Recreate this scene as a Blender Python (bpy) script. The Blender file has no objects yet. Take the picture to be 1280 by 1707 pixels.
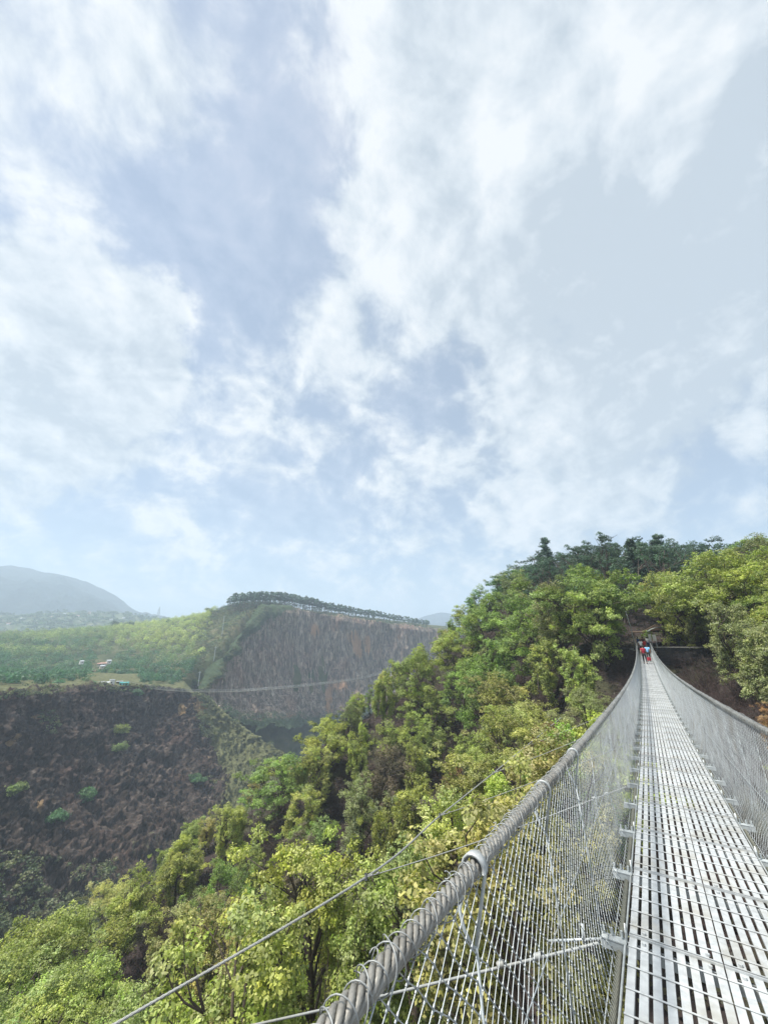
import bpy, bmesh, math, random
import numpy as np
from mathutils import Vector, Matrix
R = math.radians
scene = bpy.context.scene
col = scene.collection
rng = np.random.default_rng(11)
random.seed(5)

# ------------------------------------------------------------------ camera
F, PITCH, YAW = 641.0, R(18.6), R(32.44)
cam = bpy.data.cameras.new('camera'); camo = bpy.data.objects.new('camera', cam); col.objects.link(camo)
camo.location = (0, 0, 0); camo.rotation_euler = (R(90) + PITCH, 0, 0)
cam.sensor_fit = 'HORIZONTAL'; cam.sensor_width = 36; cam.lens = F / 1280 * 36
cam.clip_start = .05; cam.clip_end = 20000
scene.camera = camo

def ray(x, y):
    dx, dy = x - 640, 853.5 - y
    return np.array([dx, F * math.cos(PITCH) - dy * math.sin(PITCH), F * math.sin(PITCH) + dy * math.cos(PITCH)])
def at(x, y, D):
    d = ray(x, y); return d * (D / math.hypot(d[0], d[1]))
def unit(x, y):
    d = ray(x, y); return d / np.linalg.norm(d)
def proj(P):
    P = np.atleast_2d(P); X, Y, Z = P.T
    zc = Y * math.cos(PITCH) + Z * math.sin(PITCH); yc = -Y * math.sin(PITCH) + Z * math.cos(PITCH)
    return np.stack([640 + F * X / zc, 853.5 - F * yc / zc, zc], 1)

# ------------------------------------------------------------------ helpers
def tag(o, label=None, cat=None, group=None, kind=None):
    if label: o['label'] = label
    if cat: o['category'] = cat
    if group: o['group'] = group
    if kind: o['kind'] = kind
    return o
def empty(name, loc=(0, 0, 0), rz=0.0):
    o = bpy.data.objects.new(name, None); col.objects.link(o)
    o.empty_display_size = .2; o.location = loc; o.rotation_euler = (0, 0, rz)
    return o
def link(name, me, parent=None, loc=None, rot=None, scale=None):
    o = bpy.data.objects.new(name, me); col.objects.link(o)
    if parent is not None: o.parent = parent
    if loc is not None: o.location = loc
    if rot is not None: o.rotation_euler = rot
    if scale is not None: o.scale = scale if hasattr(scale, '__len__') else (scale,) * 3
    return o
def mesh_np(name, V, Fc, mat=None, smooth=False, attrs=None):
    V = np.asarray(V, dtype=np.float32); Fc = np.asarray(Fc, dtype=np.int32)
    me = bpy.data.meshes.new(name); k = Fc.shape[1]; n = len(Fc)
    me.vertices.add(len(V)); me.vertices.foreach_set('co', V.ravel())
    me.loops.add(n * k); me.loops.foreach_set('vertex_index', Fc.ravel())
    me.polygons.add(n); me.polygons.foreach_set('loop_start', np.arange(0, n * k, k, dtype=np.int32))
    if smooth: me.polygons.foreach_set('use_smooth', np.ones(n, dtype=bool))
    for an, av in (attrs or {}).items():
        av = np.asarray(av, dtype=np.float32)
        if av.ndim == 1:
            a = me.attributes.new(an, 'FLOAT', 'POINT'); a.data.foreach_set('value', av)
        else:
            a = me.attributes.new(an, 'FLOAT_COLOR', 'POINT')
            a.data.foreach_set('color', np.concatenate([av, np.ones((len(av), 1), np.float32)], 1).ravel())
    me.update(); me.validate()
    if mat: me.materials.append(mat)
    return me

class MB:
    """collects boxes, tubes and loose polygons into one mesh"""
    def __init__(s): s.v = []; s.f = []
    def add(s, V, Fs):
        b = len(s.v); s.v += [tuple(map(float, p)) for p in V]; s.f += [tuple(i + b for i in f) for f in Fs]; return s
    def box(s, c, d, M=None):
        V = [(x * d[0] / 2, y * d[1] / 2, z * d[2] / 2) for x in (-1, 1) for y in (-1, 1) for z in (-1, 1)]
        V = [Vector(p) for p in V]
        if M is not None: V = [M @ p for p in V]
        V = [p + Vector(c) for p in V]
        return s.add(V, [(0, 1, 3, 2), (4, 6, 7, 5), (0, 4, 5, 1), (2, 3, 7, 6), (0, 2, 6, 4), (1, 5, 7, 3)])
    def tube(s, pts, r, n=8, cap=True):
        V, Fc = sweep(np.asarray(pts, float), r, n)
        F2 = [tuple(f) for f in Fc]
        m = len(pts)
        if cap: F2 += [tuple(range(n))[::-1], tuple(range((m - 1) * n, m * n))]
        return s.add(V, F2)
    def build(s, name, mat, parent=None, smooth=False, loc=None, rot=None):
        me = bpy.data.meshes.new(name); me.from_pydata(s.v, [], s.f); me.update()
        if smooth: me.polygons.foreach_set('use_smooth', np.ones(len(me.polygons), dtype=bool))
        if mat: me.materials.append(mat)
        return link(name, me, parent, loc, rot)

def frames(P):
    T = np.gradient(P, axis=0); T /= np.linalg.norm(T, axis=1)[:, None] + 1e-12
    ref = np.tile([0., 0, 1], (len(P), 1)); bad = np.abs(T[:, 2]) > .92; ref[bad] = [1, 0, 0]
    if bad.any(): ref[:] = [1, 0, 0] if np.abs(T[:, 0]).max() < .92 else [.3, .9, .2]
    U = np.cross(ref, T); U /= np.linalg.norm(U, axis=1)[:, None] + 1e-12
    return T, U, np.cross(T, U)
def sweep(P, r, n=8):
    m = len(P); T, U, W = frames(P)
    r = np.broadcast_to(np.asarray(r, float), (m,))
    a = np.arange(n) * 2 * math.pi / n
    V = P[:, None] + r[:, None, None] * (np.cos(a)[None, :, None] * U[:, None] + np.sin(a)[None, :, None] * W[:, None])
    i = np.arange(m - 1)[:, None] * n; j = np.arange(n)[None]; j2 = (j + 1) % n
    Fc = np.stack([i + j, i + j2, i + n + j2, i + n + j], -1).reshape(-1, 4)
    return V.reshape(-1, 3), Fc
def prisms(A, B, r, n=3):
    A = np.asarray(A, float); B = np.asarray(B, float)
    T = B - A; T /= np.linalg.norm(T, axis=1)[:, None] + 1e-12
    ref = np.where(np.abs(T[:, 2:3]) > .9, [[1., 0, 0]], [[0., 0, 1]])
    U = np.cross(ref, T); U /= np.linalg.norm(U, axis=1)[:, None] + 1e-12; W = np.cross(T, U)
    a = np.arange(n) * 2 * math.pi / n
    rr = np.broadcast_to(np.asarray(r, float), (len(A),))[:, None, None]
    O = rr * (np.cos(a)[None, :, None] * U[:, None] + np.sin(a)[None, :, None] * W[:, None])
    V = np.concatenate([A[:, None] + O, B[:, None] + O], 1).reshape(-1, 3)
    i = np.arange(len(A))[:, None] * 2 * n; j = np.arange(n)[None]; j2 = (j + 1) % n
    return V, np.stack([i + j, i + j2, i + n + j2, i + n + j], -1).reshape(-1, 4)
def join(parts):
    Vs, Fs, b = [], [], 0
    for V, Fc in parts:
        Vs.append(V); Fs.append(Fc + b); b += len(V)
    return np.concatenate(Vs), np.concatenate(Fs)

# value noise ---------------------------------------------------------------
def _h(ix, iy, iz, seed):
    n = (ix * 374761393 + iy * 668265263 + iz * 1274126177 + seed * 974711) & 0xffffffff
    n = ((n ^ (n >> 13)) * 1274126177) & 0xffffffff
    n = ((n ^ (n >> 15)) * 2246822519) & 0xffffffff
    return ((n ^ (n >> 16)) & 0xffffff) / 0xffffff * 2 - 1
def vnoise(P, seed=0):
    P = np.asarray(P, float); I = np.floor(P).astype(np.int64); f = P - I; f = f * f * f * (f * (f * 6 - 15) + 10)
    x, y, z = I.T; u, v, w = f.T
    c = lambda a, b, d: _h(x + a, y + b, z + d, seed)
    l = lambda a, b, t: a + (b - a) * t
    return l(l(l(c(0,0,0), c(1,0,0), u), l(c(0,1,0), c(1,1,0), u), v), l(l(c(0,0,1), c(1,0,1), u), l(c(0,1,1), c(1,1,1), u), v), w)
def fbm(P, oc=5, seed=0, gain=.5, lac=2.03):
    P = np.asarray(P, float); s = 0; a = 1
    for k in range(oc): s = s + a * vnoise(P, seed + k * 17); P = P * lac; a *= gain
    return s
def ridged(P, oc=4, seed=0):
    P = np.asarray(P, float); s = 0; a = 1
    for k in range(oc): s = s + a * (1 - 2 * np.abs(vnoise(P, seed + k * 17))); P = P * 2.1; a *= .5
    return s
class TPS:
    def __init__(s, pts, lam=.5):
        pts = np.asarray(pts, float); s.c = pts[:, :2]; n = len(pts)
        A = np.zeros((n + 3, n + 3)); A[:n, :n] = s.k(s.c, s.c) + lam * np.eye(n)
        A[:n, n] = 1; A[:n, n + 1:] = s.c; A[n, :n] = 1; A[n + 1:, :n] = s.c.T
        s.w = np.linalg.solve(A, np.concatenate([pts[:, 2], np.zeros(3)]))
    @staticmethod
    def k(a, b):
        r2 = ((a[:, None] - b[None]) ** 2).sum(-1); return .5 * r2 * np.log(r2 + 1e-9)
    def __call__(s, X, Y):
        q = np.stack([np.ravel(X), np.ravel(Y)], 1); n = len(s.c); o = np.empty(len(q))
        for i in range(0, len(q), 20000):
            Q = q[i:i + 20000]; o[i:i + 20000] = s.k(Q, s.c) @ s.w[:n] + s.w[n] + Q @ s.w[n + 1:]
        return o.reshape(np.shape(X))
def signed(X, Y, line):
    """distance to a plan polyline, positive on its left"""
    q = np.stack([np.ravel(X), np.ravel(Y)], 1); best = np.full(len(q), 1e18); sg = np.zeros(len(q))
    for a, b in zip(line[:-1], line[1:]):
        a = np.array(a[:2]); b = np.array(b[:2]); d = b - a
        t = np.clip(((q - a) @ d) / (d @ d), 0, 1); r = q - (a + t[:, None] * d); dd = (r * r).sum(1)
        k = dd < best; best[k] = dd[k]; cr = d[0] * r[:, 1] - d[1] * r[:, 0]; sg[k] = np.sign(cr[k])
    return (np.sqrt(best) * np.where(sg == 0, 1, sg)).reshape(np.shape(X))
def grid_faces(n, m):
    i, j = np.meshgrid(np.arange(n - 1), np.arange(m - 1), indexing='ij'); a = i * m + j
    return np.stack([a, a + m, a + m + 1, a + 1], -1).reshape(-1, 4)

# ------------------------------------------------------------------ materials
def mat(name):
    m = bpy.data.materials.new(name); m.use_nodes = True
    nt = m.node_tree; return m, nt, nt.nodes['Principled BSDF']
def N(nt, t, **kw):
    n = nt.nodes.new(t)
    for k, v in kw.items():
        if k in n.inputs.keys() if isinstance(k, str) else False: n.inputs[k].default_value = v
        else: setattr(n, k, v)
    return n
def ramp(nt, stops, src=None, interp='LINEAR'):
    n = nt.nodes.new('ShaderNodeValToRGB'); cr = n.color_ramp; cr.interpolation = interp
    while len(cr.elements) < len(stops): cr.elements.new(.5)
    for e, (p, c) in zip(cr.elements, stops):
        e.position = p; e.color = (*c, 1) if len(c) == 3 else c
    if src is not None: nt.links.new(src, n.inputs['Fac'])
    return n
def mixc(nt, fac, a, b, mode='MIX'):
    n = nt.nodes.new('ShaderNodeMix'); n.data_type = 'RGBA'; n.blend_type = mode
    for sock, v in ((n.inputs[0], fac), (n.inputs[6], a), (n.inputs[7], b)):
        if hasattr(v, 'is_linked') or hasattr(v, 'links'): nt.links.new(v, sock)
        elif isinstance(v, (int, float)): sock.default_value = v
        else: sock.default_value = (*v, 1)
    return n.outputs[2]
def noise(nt, scale, detail=6, rough=.55, vec=None, dist=0, d3=True):
    n = nt.nodes.new('ShaderNodeTexNoise'); n.inputs['Scale'].default_value = scale
    n.inputs['Detail'].default_value = detail; n.inputs['Roughness'].default_value = rough; n.inputs['Distortion'].default_value = dist
    if vec is not None: nt.links.new(vec, n.inputs['Vector'])
    return n
def coords(nt, scale=(1, 1, 1), kind='Object'):
    tc = nt.nodes.new('ShaderNodeTexCoord'); mp = nt.nodes.new('ShaderNodeMapping')
    nt.links.new(tc.outputs[kind], mp.inputs['Vector']); mp.inputs['Scale'].default_value = scale
    return mp.outputs['Vector']
def bump(nt, bsdf, h, strength=.5, dist=.02):
    b = nt.nodes.new('ShaderNodeBump'); b.inputs['Strength'].default_value = strength; b.inputs['Distance'].default_value = dist
    nt.links.new(h, b.inputs['Height']); nt.links.new(b.outputs['Normal'], bsdf.inputs['Normal'])
def mr(nt, src, a, b, c=0., d=1., smooth=True):
    n = nt.nodes.new('ShaderNodeMapRange'); n.interpolation_type = 'SMOOTHSTEP' if smooth else 'LINEAR'
    n.inputs['From Min'].default_value = a; n.inputs['From Max'].default_value = b
    n.inputs['To Min'].default_value = c; n.inputs['To Max'].default_value = d
    nt.links.new(src, n.inputs['Value']); return n.outputs['Result']
def math_(nt, op, a, b=None):
    n = nt.nodes.new('ShaderNodeMath'); n.operation = op
    for i, v in enumerate((a, b)):
        if v is None: continue
        if isinstance(v, (int, float)): n.inputs[i].default_value = v
        else: nt.links.new(v, n.inputs[i])
    return n.outputs[0]
def simple(name, c, rough=.6, metal=0., var=.25, scale=3., bmp=0.):
    m, nt, b = mat(name); n = noise(nt, scale, 6, .6, coords(nt))
    r = ramp(nt, [(.25, [x * (1 - var) for x in c]), (.75, [min(1, x * (1 + var)) for x in c])], n.outputs['Fac'])
    nt.links.new(r.outputs['Color'], b.inputs['Base Color'])
    b.inputs['Roughness'].default_value = rough; b.inputs['Metallic'].default_value = metal
    if bmp: bump(nt, b, n.outputs['Fac'], bmp, .01)
    return m
def leaf_mat(name, transl=.35, hue=.06):
    """colour comes from the object's own colour, varied leaf by leaf and bough by bough"""
    m, nt, b = mat(name); nt.nodes.remove(b); out = nt.nodes['Material Output']
    oi = nt.nodes.new('ShaderNodeObjectInfo'); at_ = nt.nodes.new('ShaderNodeAttribute'); at_.attribute_name = 'tint'
    hs = nt.nodes.new('ShaderNodeHueSaturation'); nt.links.new(oi.outputs['Color'], hs.inputs['Color'])
    sep = nt.nodes.new('ShaderNodeSeparateColor'); nt.links.new(at_.outputs['Color'], sep.inputs['Color'])
    nt.links.new(mr(nt, sep.outputs[0], 0, 1, .5 - hue * .8, .5 + hue * .35, False), hs.inputs['Hue'])
    nt.links.new(mr(nt, sep.outputs[1], 0, 1, .32, 1.5, False), hs.inputs['Value'])
    nt.links.new(mr(nt, sep.outputs[2], 0, 1, .75, 1.1, False), hs.inputs['Saturation'])
    d = nt.nodes.new('ShaderNodeBsdfPrincipled'); d.inputs['Roughness'].default_value = .5; d.inputs['Specular IOR Level'].default_value = .35
    t = nt.nodes.new('ShaderNodeBsdfTranslucent')
    warm = mixc(nt, 1., hs.outputs['Color'], (1.0, 1.15, .6), 'MULTIPLY')
    nt.links.new(hs.outputs['Color'], d.inputs['Base Color']); nt.links.new(warm, t.inputs['Color'])
    mx = nt.nodes.new('ShaderNodeMixShader'); mx.inputs[0].default_value = transl
    nt.links.new(d.outputs[0], mx.inputs[1]); nt.links.new(t.outputs[0], mx.inputs[2]); nt.links.new(mx.outputs[0], out.inputs['Surface'])
    return m
M = {}
M['leaf'] = leaf_mat('leaf')
M['needle'] = leaf_mat('needle', .15, .04)
M['bark'] = simple('bark', (.085, .065, .052), .9, var=.5, scale=6, bmp=.6)
M['palebark'] = simple('pale_bark', (.26, .24, .2), .85, var=.4, scale=5, bmp=.5)
M['twig'] = simple('dry_twig', (.075, .05, .045), .9, var=.45, scale=2)
M['pinebark'] = simple('pine_bark', (.14, .11, .09), .9, var=.4, scale=3)

def galv(name, c, rough, metal=.35, scale=14., dirt=(.3, .28, .23), dirtamt=.5):
    m, nt, b = mat(name); v = coords(nt)
    oi = nt.nodes.new('ShaderNodeObjectInfo')
    n1 = noise(nt, scale, 8, .65, v, .4); n2 = noise(nt, 2.3, 5, .6, v, .2)
    base = ramp(nt, [(.3, [x * .8 for x in c]), (.7, [min(1, x * 1.12) for x in c])], n1.outputs['Fac']).outputs['Color']
    fac = math_(nt, 'MULTIPLY', mr(nt, n2.outputs['Fac'], .45, .75), dirtamt)
    c2 = mixc(nt, fac, base, dirt)
    val = math_(nt, 'ADD', math_(nt, 'MULTIPLY', oi.outputs['Random'], .22), .88)
    cv = nt.nodes.new('ShaderNodeCombineColor')
    for i in range(3): nt.links.new(val, cv.inputs[i])
    nt.links.new(mixc(nt, 1., c2, cv.outputs[0], 'MULTIPLY'), b.inputs['Base Color'])
    b.inputs['Metallic'].default_value = metal
    nt.links.new(mr(nt, n1.outputs['Fac'], .3, .7, rough - .1, rough + .12), b.inputs['Roughness'])
    bump(nt, b, n1.outputs['Fac'], .15, .004)
    return m
M['deck'] = galv('galvanised_deck', (.53, .555, .565), .5, .25, dirt=(.36, .33, .26), dirtamt=.65)
M['steel'] = galv('galvanised_steel', (.52, .56, .57), .45, .3)
M['wire'] = galv('galvanised_wire', (.50, .54, .56), .42, .3)
M['rope'] = galv('wire_rope', (.34, .33, .30), .42, .35, 60, (.12, .105, .085), .75)
M['oldrope'] = galv('weathered_rope', (.2, .205, .17), .6, .2, 30, (.08, .08, .06), .5)
M['guy'] = galv('guy_rope', (.33, .34, .33), .5, .3, 30)
M['lace'] = galv('lacing_wire', (.36, .38, .38), .45, .3, 30, (.14, .13, .11), .6)
M['saddle'] = simple('white_saddle', (.46, .48, .48), .45, .2, .35, 20)

def ground_mat():
    m, nt, b = mat('hillside_soil'); v = coords(nt)
    n1 = noise(nt, .12, 8, .6, v); n2 = noise(nt, 1.7, 8, .7, v); n3 = noise(nt, 9, 4, .7, v)
    c1 = ramp(nt, [(.3, (.02, .013, .013)), (.55, (.042, .028, .025)), (.75, (.075, .052, .04))], n2.outputs['Fac']).outputs['Color']
    g = ramp(nt, [(.35, (.03, .035, .016)), (.65, (.075, .07, .035))], n3.outputs['Fac']).outputs['Color']
    c = mixc(nt, mr(nt, n1.outputs['Fac'], .5, .62), c1, g)
    nt.links.new(c, b.inputs['Base Color']); b.inputs['Roughness'].default_value = .95
    bump(nt, b, n2.outputs['Fac'], 1, .35)
    return m
M['soil'] = ground_mat()

def cliff_mat(name, dark, mid, light, ochre, grass, vs=(1, 1, .35)):
    m, nt, b = mat(name); v = coords(nt, vs); v1 = coords(nt)
    a = nt.nodes.new('ShaderNodeAttribute'); a.attribute_name = 'mask'
    sep = nt.nodes.new('ShaderNodeSeparateColor'); nt.links.new(a.outputs['Color'], sep.inputs['Color'])
    n1 = noise(nt, .34, 12, .72, v); n2 = noise(nt, .035, 5, .6, v1); n3 = noise(nt, 1.1, 8, .75, v1)
    def vor(sc, vec):
        vo = nt.nodes.new('ShaderNodeTexVoronoi'); vo.inputs['Scale'].default_value = sc; nt.links.new(vec, vo.inputs['Vector']); return vo
    wob = nt.nodes.new('ShaderNodeMix'); wob.data_type = 'VECTOR'; wob.inputs[0].default_value = .12; nt.links.new(v, wob.inputs[4]); nt.links.new(n3.outputs['Color'], wob.inputs[5])
    va, vb = vor(.45, v), vor(1.25, v)
    c = ramp(nt, [(.34, dark), (.53, mid), (.70, light)], n1.outputs['Fac']).outputs['Color']
    c = mixc(nt, math_(nt, 'MULTIPLY', mr(nt, n2.outputs['Fac'], .45, .65), .3), c, [x * f for x, f in zip(mid, (1.2, .8, .76))])
    sa = nt.nodes.new('ShaderNodeSeparateColor'); nt.links.new(va.outputs['Color'], sa.inputs[0]); sb_ = nt.nodes.new('ShaderNodeSeparateColor'); nt.links.new(vb.outputs['Color'], sb_.inputs[0])
    val = math_(nt, 'MULTIPLY', math_(nt, 'ADD', math_(nt, 'MULTIPLY', sa.outputs[0], .9), .55), math_(nt, 'ADD', math_(nt, 'MULTIPLY', sb_.outputs[0], .8), .6))
    cv_ = nt.nodes.new('ShaderNodeCombineColor')
    for i_ in range(3): nt.links.new(val, cv_.inputs[i_])
    c = mixc(nt, 1., c, cv_.outputs[0], 'MULTIPLY')
    sp = math_(nt, 'MULTIPLY', math_(nt, 'MULTIPLY', mr(nt, n3.outputs['Fac'], .56, .68), mr(nt, sb_.outputs[1], .7, .8)), .8)
    c = mixc(nt, sp, c, [min(1, x * 1.5) for x in light])
    oc = ramp(nt, [(.3, [x * .55 for x in ochre]), (.7, ochre)], n1.outputs['Fac']).outputs['Color']
    c = mixc(nt, mr(nt, math_(nt, 'ADD', sep.outputs[0], math_(nt, 'MULTIPLY', math_(nt, 'SUBTRACT', n1.outputs['Fac'], .5), 1.6)), .42, .62), c, oc)
    n4 = noise(nt, .45, 8, .7, v1)
    gr = ramp(nt, [(.3, [x * .45 for x in grass]), (.6, grass), (.75, [grass[0] * 1.5, grass[1] * 1.3, grass[2] * 1.3])], n4.outputs['Fac']).outputs['Color']
    c = mixc(nt, mr(nt, math_(nt, 'ADD', sep.outputs[1], math_(nt, 'MULTIPLY', math_(nt, 'SUBTRACT', n1.outputs['Fac'], .5), 1.5)), .4, .6), c, gr)
    nt.links.new(c, b.inputs['Base Color']); b.inputs['Roughness'].default_value = .95; b.inputs['Specular IOR Level'].default_value = .2
    h = math_(nt, 'ADD', n1.outputs['Fac'], math_(nt, 'MULTIPLY', n3.outputs['Fac'], .5))
    h = math_(nt, 'ADD', h, math_(nt, 'ADD', math_(nt, 'MULTIPLY', sa.outputs[1], .45), math_(nt, 'MULTIPLY', sb_.outputs[2], .25)))
    bump(nt, b, h, 1., 1.6)
    return m
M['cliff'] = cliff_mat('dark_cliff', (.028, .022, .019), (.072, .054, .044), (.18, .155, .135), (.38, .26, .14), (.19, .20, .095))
M['bigcliff'] = cliff_mat('grey_cliff', (.125, .098, .08), (.24, .19, .15), (.42, .36, .30), (.50, .29, .17), (.07, .105, .05), (1, 1, .22))

def land_mat(name, stops, sc, bmp=1., bd=3.):
    m, nt, b = mat(name); v = coords(nt); n1 = noise(nt, sc, 10, .68, v, .2)
    nt.links.new(ramp(nt, stops, n1.outputs['Fac']).outputs['Color'], b.inputs['Base Color'])
    b.inputs['Roughness'].default_value = .95; b.inputs['Specular IOR Level'].default_value = .15
    bump(nt, b, n1.outputs['Fac'], bmp, bd); return m
M['plateau'] = land_mat('plateau_grass', [(.35, (.03, .045, .02)), (.5, (.07, .085, .035)), (.66, (.14, .125, .07))], .06)
M['terrace'] = land_mat('terraced_hills', [(.36, (.04, .075, .04)), (.5, (.10, .13, .07)), (.6, (.16, .17, .11)), (.7, (.25, .23, .18))], .035, .6, 6)
M['mount'] = land_mat('mountain_forest', [(.35, (.015, .028, .03)), (.6, (.03, .045, .042)), (.75, (.06, .065, .06))], .012, 1, 30)
M['valley'] = land_mat('valley_floor', [(.35, (.03, .05, .025)), (.6, (.07, .08, .045)), (.75, (.14, .12, .09))], .04)

# ------------------------------------------------------------------ world: Nishita sky + procedural cloud layer
SUN_EL, SUN_AZ = 64.0, -98.0            # azimuth from +Y, clockwise seen from above
sd = Vector((math.sin(R(SUN_AZ)) * math.cos(R(SUN_EL)), math.cos(R(SUN_AZ)) * math.cos(R(SUN_EL)), math.sin(R(SUN_EL))))
sun = bpy.data.lights.new('sun', 'SUN'); suno = bpy.data.objects.new('sun', sun); col.objects.link(suno)
sun.energy = 5.0; sun.angle = R(6); sun.color = (1, .95, .86)
suno.rotation_euler = sd.to_track_quat('Z', 'Y').to_euler(); suno.location = (0, 0, 60)
world = bpy.data.worlds.new('World'); scene.world = world; world.use_nodes = True
nt = world.node_tree; bg = nt.nodes['Background']; bg.inputs['Strength'].default_value = .1
sky = nt.nodes.new('ShaderNodeTexSky'); sky.sky_type = 'NISHITA'; sky.sun_disc = False
sky.sun_elevation = R(SUN_EL); sky.sun_rotation = R(SUN_AZ); sky.air_density = 1; sky.dust_density = .4; sky.ozone_density = 1.2
tc = nt.nodes.new('ShaderNodeTexCoord'); vec = tc.outputs['Generated']
nrm = nt.nodes.new('ShaderNodeVectorMath'); nrm.operation = 'NORMALIZE'; nt.links.new(vec, nrm.inputs[0]); vec = nrm.outputs[0]
sx = nt.nodes.new('ShaderNodeSeparateXYZ'); nt.links.new(vec, sx.inputs[0])
zz = math_(nt, 'ADD', math_(nt, 'MAXIMUM', sx.outputs[2], 0.), .6)
cx = nt.nodes.new('ShaderNodeCombineXYZ')
nt.links.new(math_(nt, 'DIVIDE', sx.outputs[0], zz), cx.inputs[0]); nt.links.new(math_(nt, 'DIVIDE', sx.outputs[1], zz), cx.inputs[1])
pl = cx.outputs[0]
na = noise(nt, 3.3, 12, .56, pl, .3); nb = noise(nt, 10., 10, .6, pl, .3); nc = noise(nt, 1.1, 4, .5, pl, .2)
w1 = noise(nt, 3.6, 9, .62, pl)                                     # ragged, wind-torn borders
wv = nt.nodes.new('ShaderNodeVectorMath'); wv.operation = 'SUBTRACT'; nt.links.new(w1.outputs['Color'], wv.inputs[0]); wv.inputs[1].default_value = (.5, .5, .5)
ws = nt.nodes.new('ShaderNodeVectorMath'); ws.operation = 'SCALE'; nt.links.new(wv.outputs[0], ws.inputs[0]); ws.inputs['Scale'].default_value = .36
wa = nt.nodes.new('ShaderNodeVectorMath'); wa.operation = 'ADD'; nt.links.new(vec, wa.inputs[0]); nt.links.new(ws.outputs[0], wa.inputs[1])
wn = nt.nodes.new('ShaderNodeVectorMath'); wn.operation = 'NORMALIZE'; nt.links.new(wa.outputs[0], wn.inputs[0]); wvec = wn.outputs[0]
pl2 = nt.nodes.new('ShaderNodeVectorMath'); pl2.operation = 'ADD'; nt.links.new(pl, pl2.inputs[0]); pl2.inputs[1].default_value = (-.022, .004, 0)
na2 = noise(nt, 3.3, 12, .56, pl2.outputs[0], .3); nb2 = noise(nt, 10., 10, .6, pl2.outputs[0], .3)
relief = math_(nt, 'ADD', math_(nt, 'MULTIPLY', math_(nt, 'SUBTRACT', na.outputs['Fac'], na2.outputs['Fac']), 2.2), math_(nt, 'MULTIPLY', math_(nt, 'SUBTRACT', nb.outputs['Fac'], nb2.outputs['Fac']), .8))
def blobs(lst):
    tot = None
    for (x, y, rad, amp) in lst:
        d = unit(x, y); dp = nt.nodes.new('ShaderNodeVectorMath'); dp.operation = 'DOT_PRODUCT'
        nt.links.new(wvec, dp.inputs[0]); dp.inputs[1].default_value = d
        s = mr(nt, dp.outputs['Value'], math.cos(R(rad)), 1.0, 0., amp)
        tot = s if tot is None else math_(nt, 'ADD', tot, s)
    return tot
dens = blobs([(270, 220, 15, -.25), (430, 330, 13, -.2), (310, 430, 11, -.2), (490, 200, 9, -.22), (20, 290, 10, -.2), (50, 420, 8, -.2), (650, 480, 7, -.12),
              (680, 690, 8, -.2), (450, 830, 15, -.24), (560, 860, 12, -.16), (80, 860, 12, -.12), (380, 560, 8, -.12), (1230, 800, 12, -.1),
              (150, 500, 11, .6), (90, 640, 16, .45), (245, 570, 8, .5), (100, 130, 13, .2), (330, 130, 7, .3), (350, 350, 5, .22),
              (640, 150, 14, .22), (820, 260, 20, .3), (1050, 300, 28, .34), (1000, 560, 24, .26), (700, 420, 13, .2), (560, 560, 10, .12), (480, 770, 8, .16), (1100, 60, 20, .25), (900, 800, 16, .18)])
n_edge = math_(nt, 'ADD', math_(nt, 'MULTIPLY', math_(nt, 'SUBTRACT', na.outputs['Fac'], .5), 1.5), math_(nt, 'MULTIPLY', math_(nt, 'SUBTRACT', nb.outputs['Fac'], .5), 1.0))
cl = mr(nt, math_(nt, 'ADD', n_edge, math_(nt, 'MULTIPLY', dens, .78)), -.20, .18, .43, .96)
low = mr(nt, sx.outputs[2], .0, .34, .8, 0.)                     # pale air towards the horizon
cl = math_(nt, 'MAXIMUM', cl, low)
shade = blobs([(1230, 330, 22, -.30), (1260, 700, 26, -.20), (700, 230, 12, -.24), (980, 640, 18, -.10), (200, 590, 8, -.12), (60, 760, 12, -.1), (870, 400, 14, -.1),
               (590, 190, 8, .3), (840, 300, 7, .22), (790, 170, 7, .2), (1000, 180, 8, .22), (680, 380, 9, .22), (250, 520, 8, .25), (150, 420, 7, .25), (1150, 110, 8, .15), (500, 20, 14, .2)])
sh = math_(nt, 'ADD', math_(nt, 'ADD', math_(nt, 'MULTIPLY', math_(nt, 'SUBTRACT', nb.outputs['Fac'], .5), 1.3), math_(nt, 'ADD', math_(nt, 'ADD', .64, relief), math_(nt, 'MULTIPLY', math_(nt, 'SUBTRACT', na.outputs['Fac'], .5), 1.7))), shade)
ccol = ramp(nt, [(.0, (3.9, 4.4, 4.85)), (.45, (5.2, 5.6, 5.9)), (.9, (6.5, 6.65, 6.7))], None)
nt.links.new(mr(nt, sh, .3, 1.1, 0, 1, False), ccol.inputs['Fac'])
nt.links.new(mixc(nt, cl, sky.outputs['Color'], ccol.outputs['Color']), bg.inputs['Color'])
scene.view_settings.view_transform = 'Standard'; scene.view_settings.look = 'None'
scene.view_settings.exposure = .55; scene.view_settings.gamma = 1
try: scene.view_settings.use_curve_mapping = False
except Exception: pass
scene.cycles.use_denoising = True; scene.cycles.max_bounces = 8; scene.cycles.diffuse_bounces = 4
scene.cycles.transparent_max_bounces = 8; scene.cycles.volume_bounces = 2; scene.cycles.caustics_reflective = False

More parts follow.
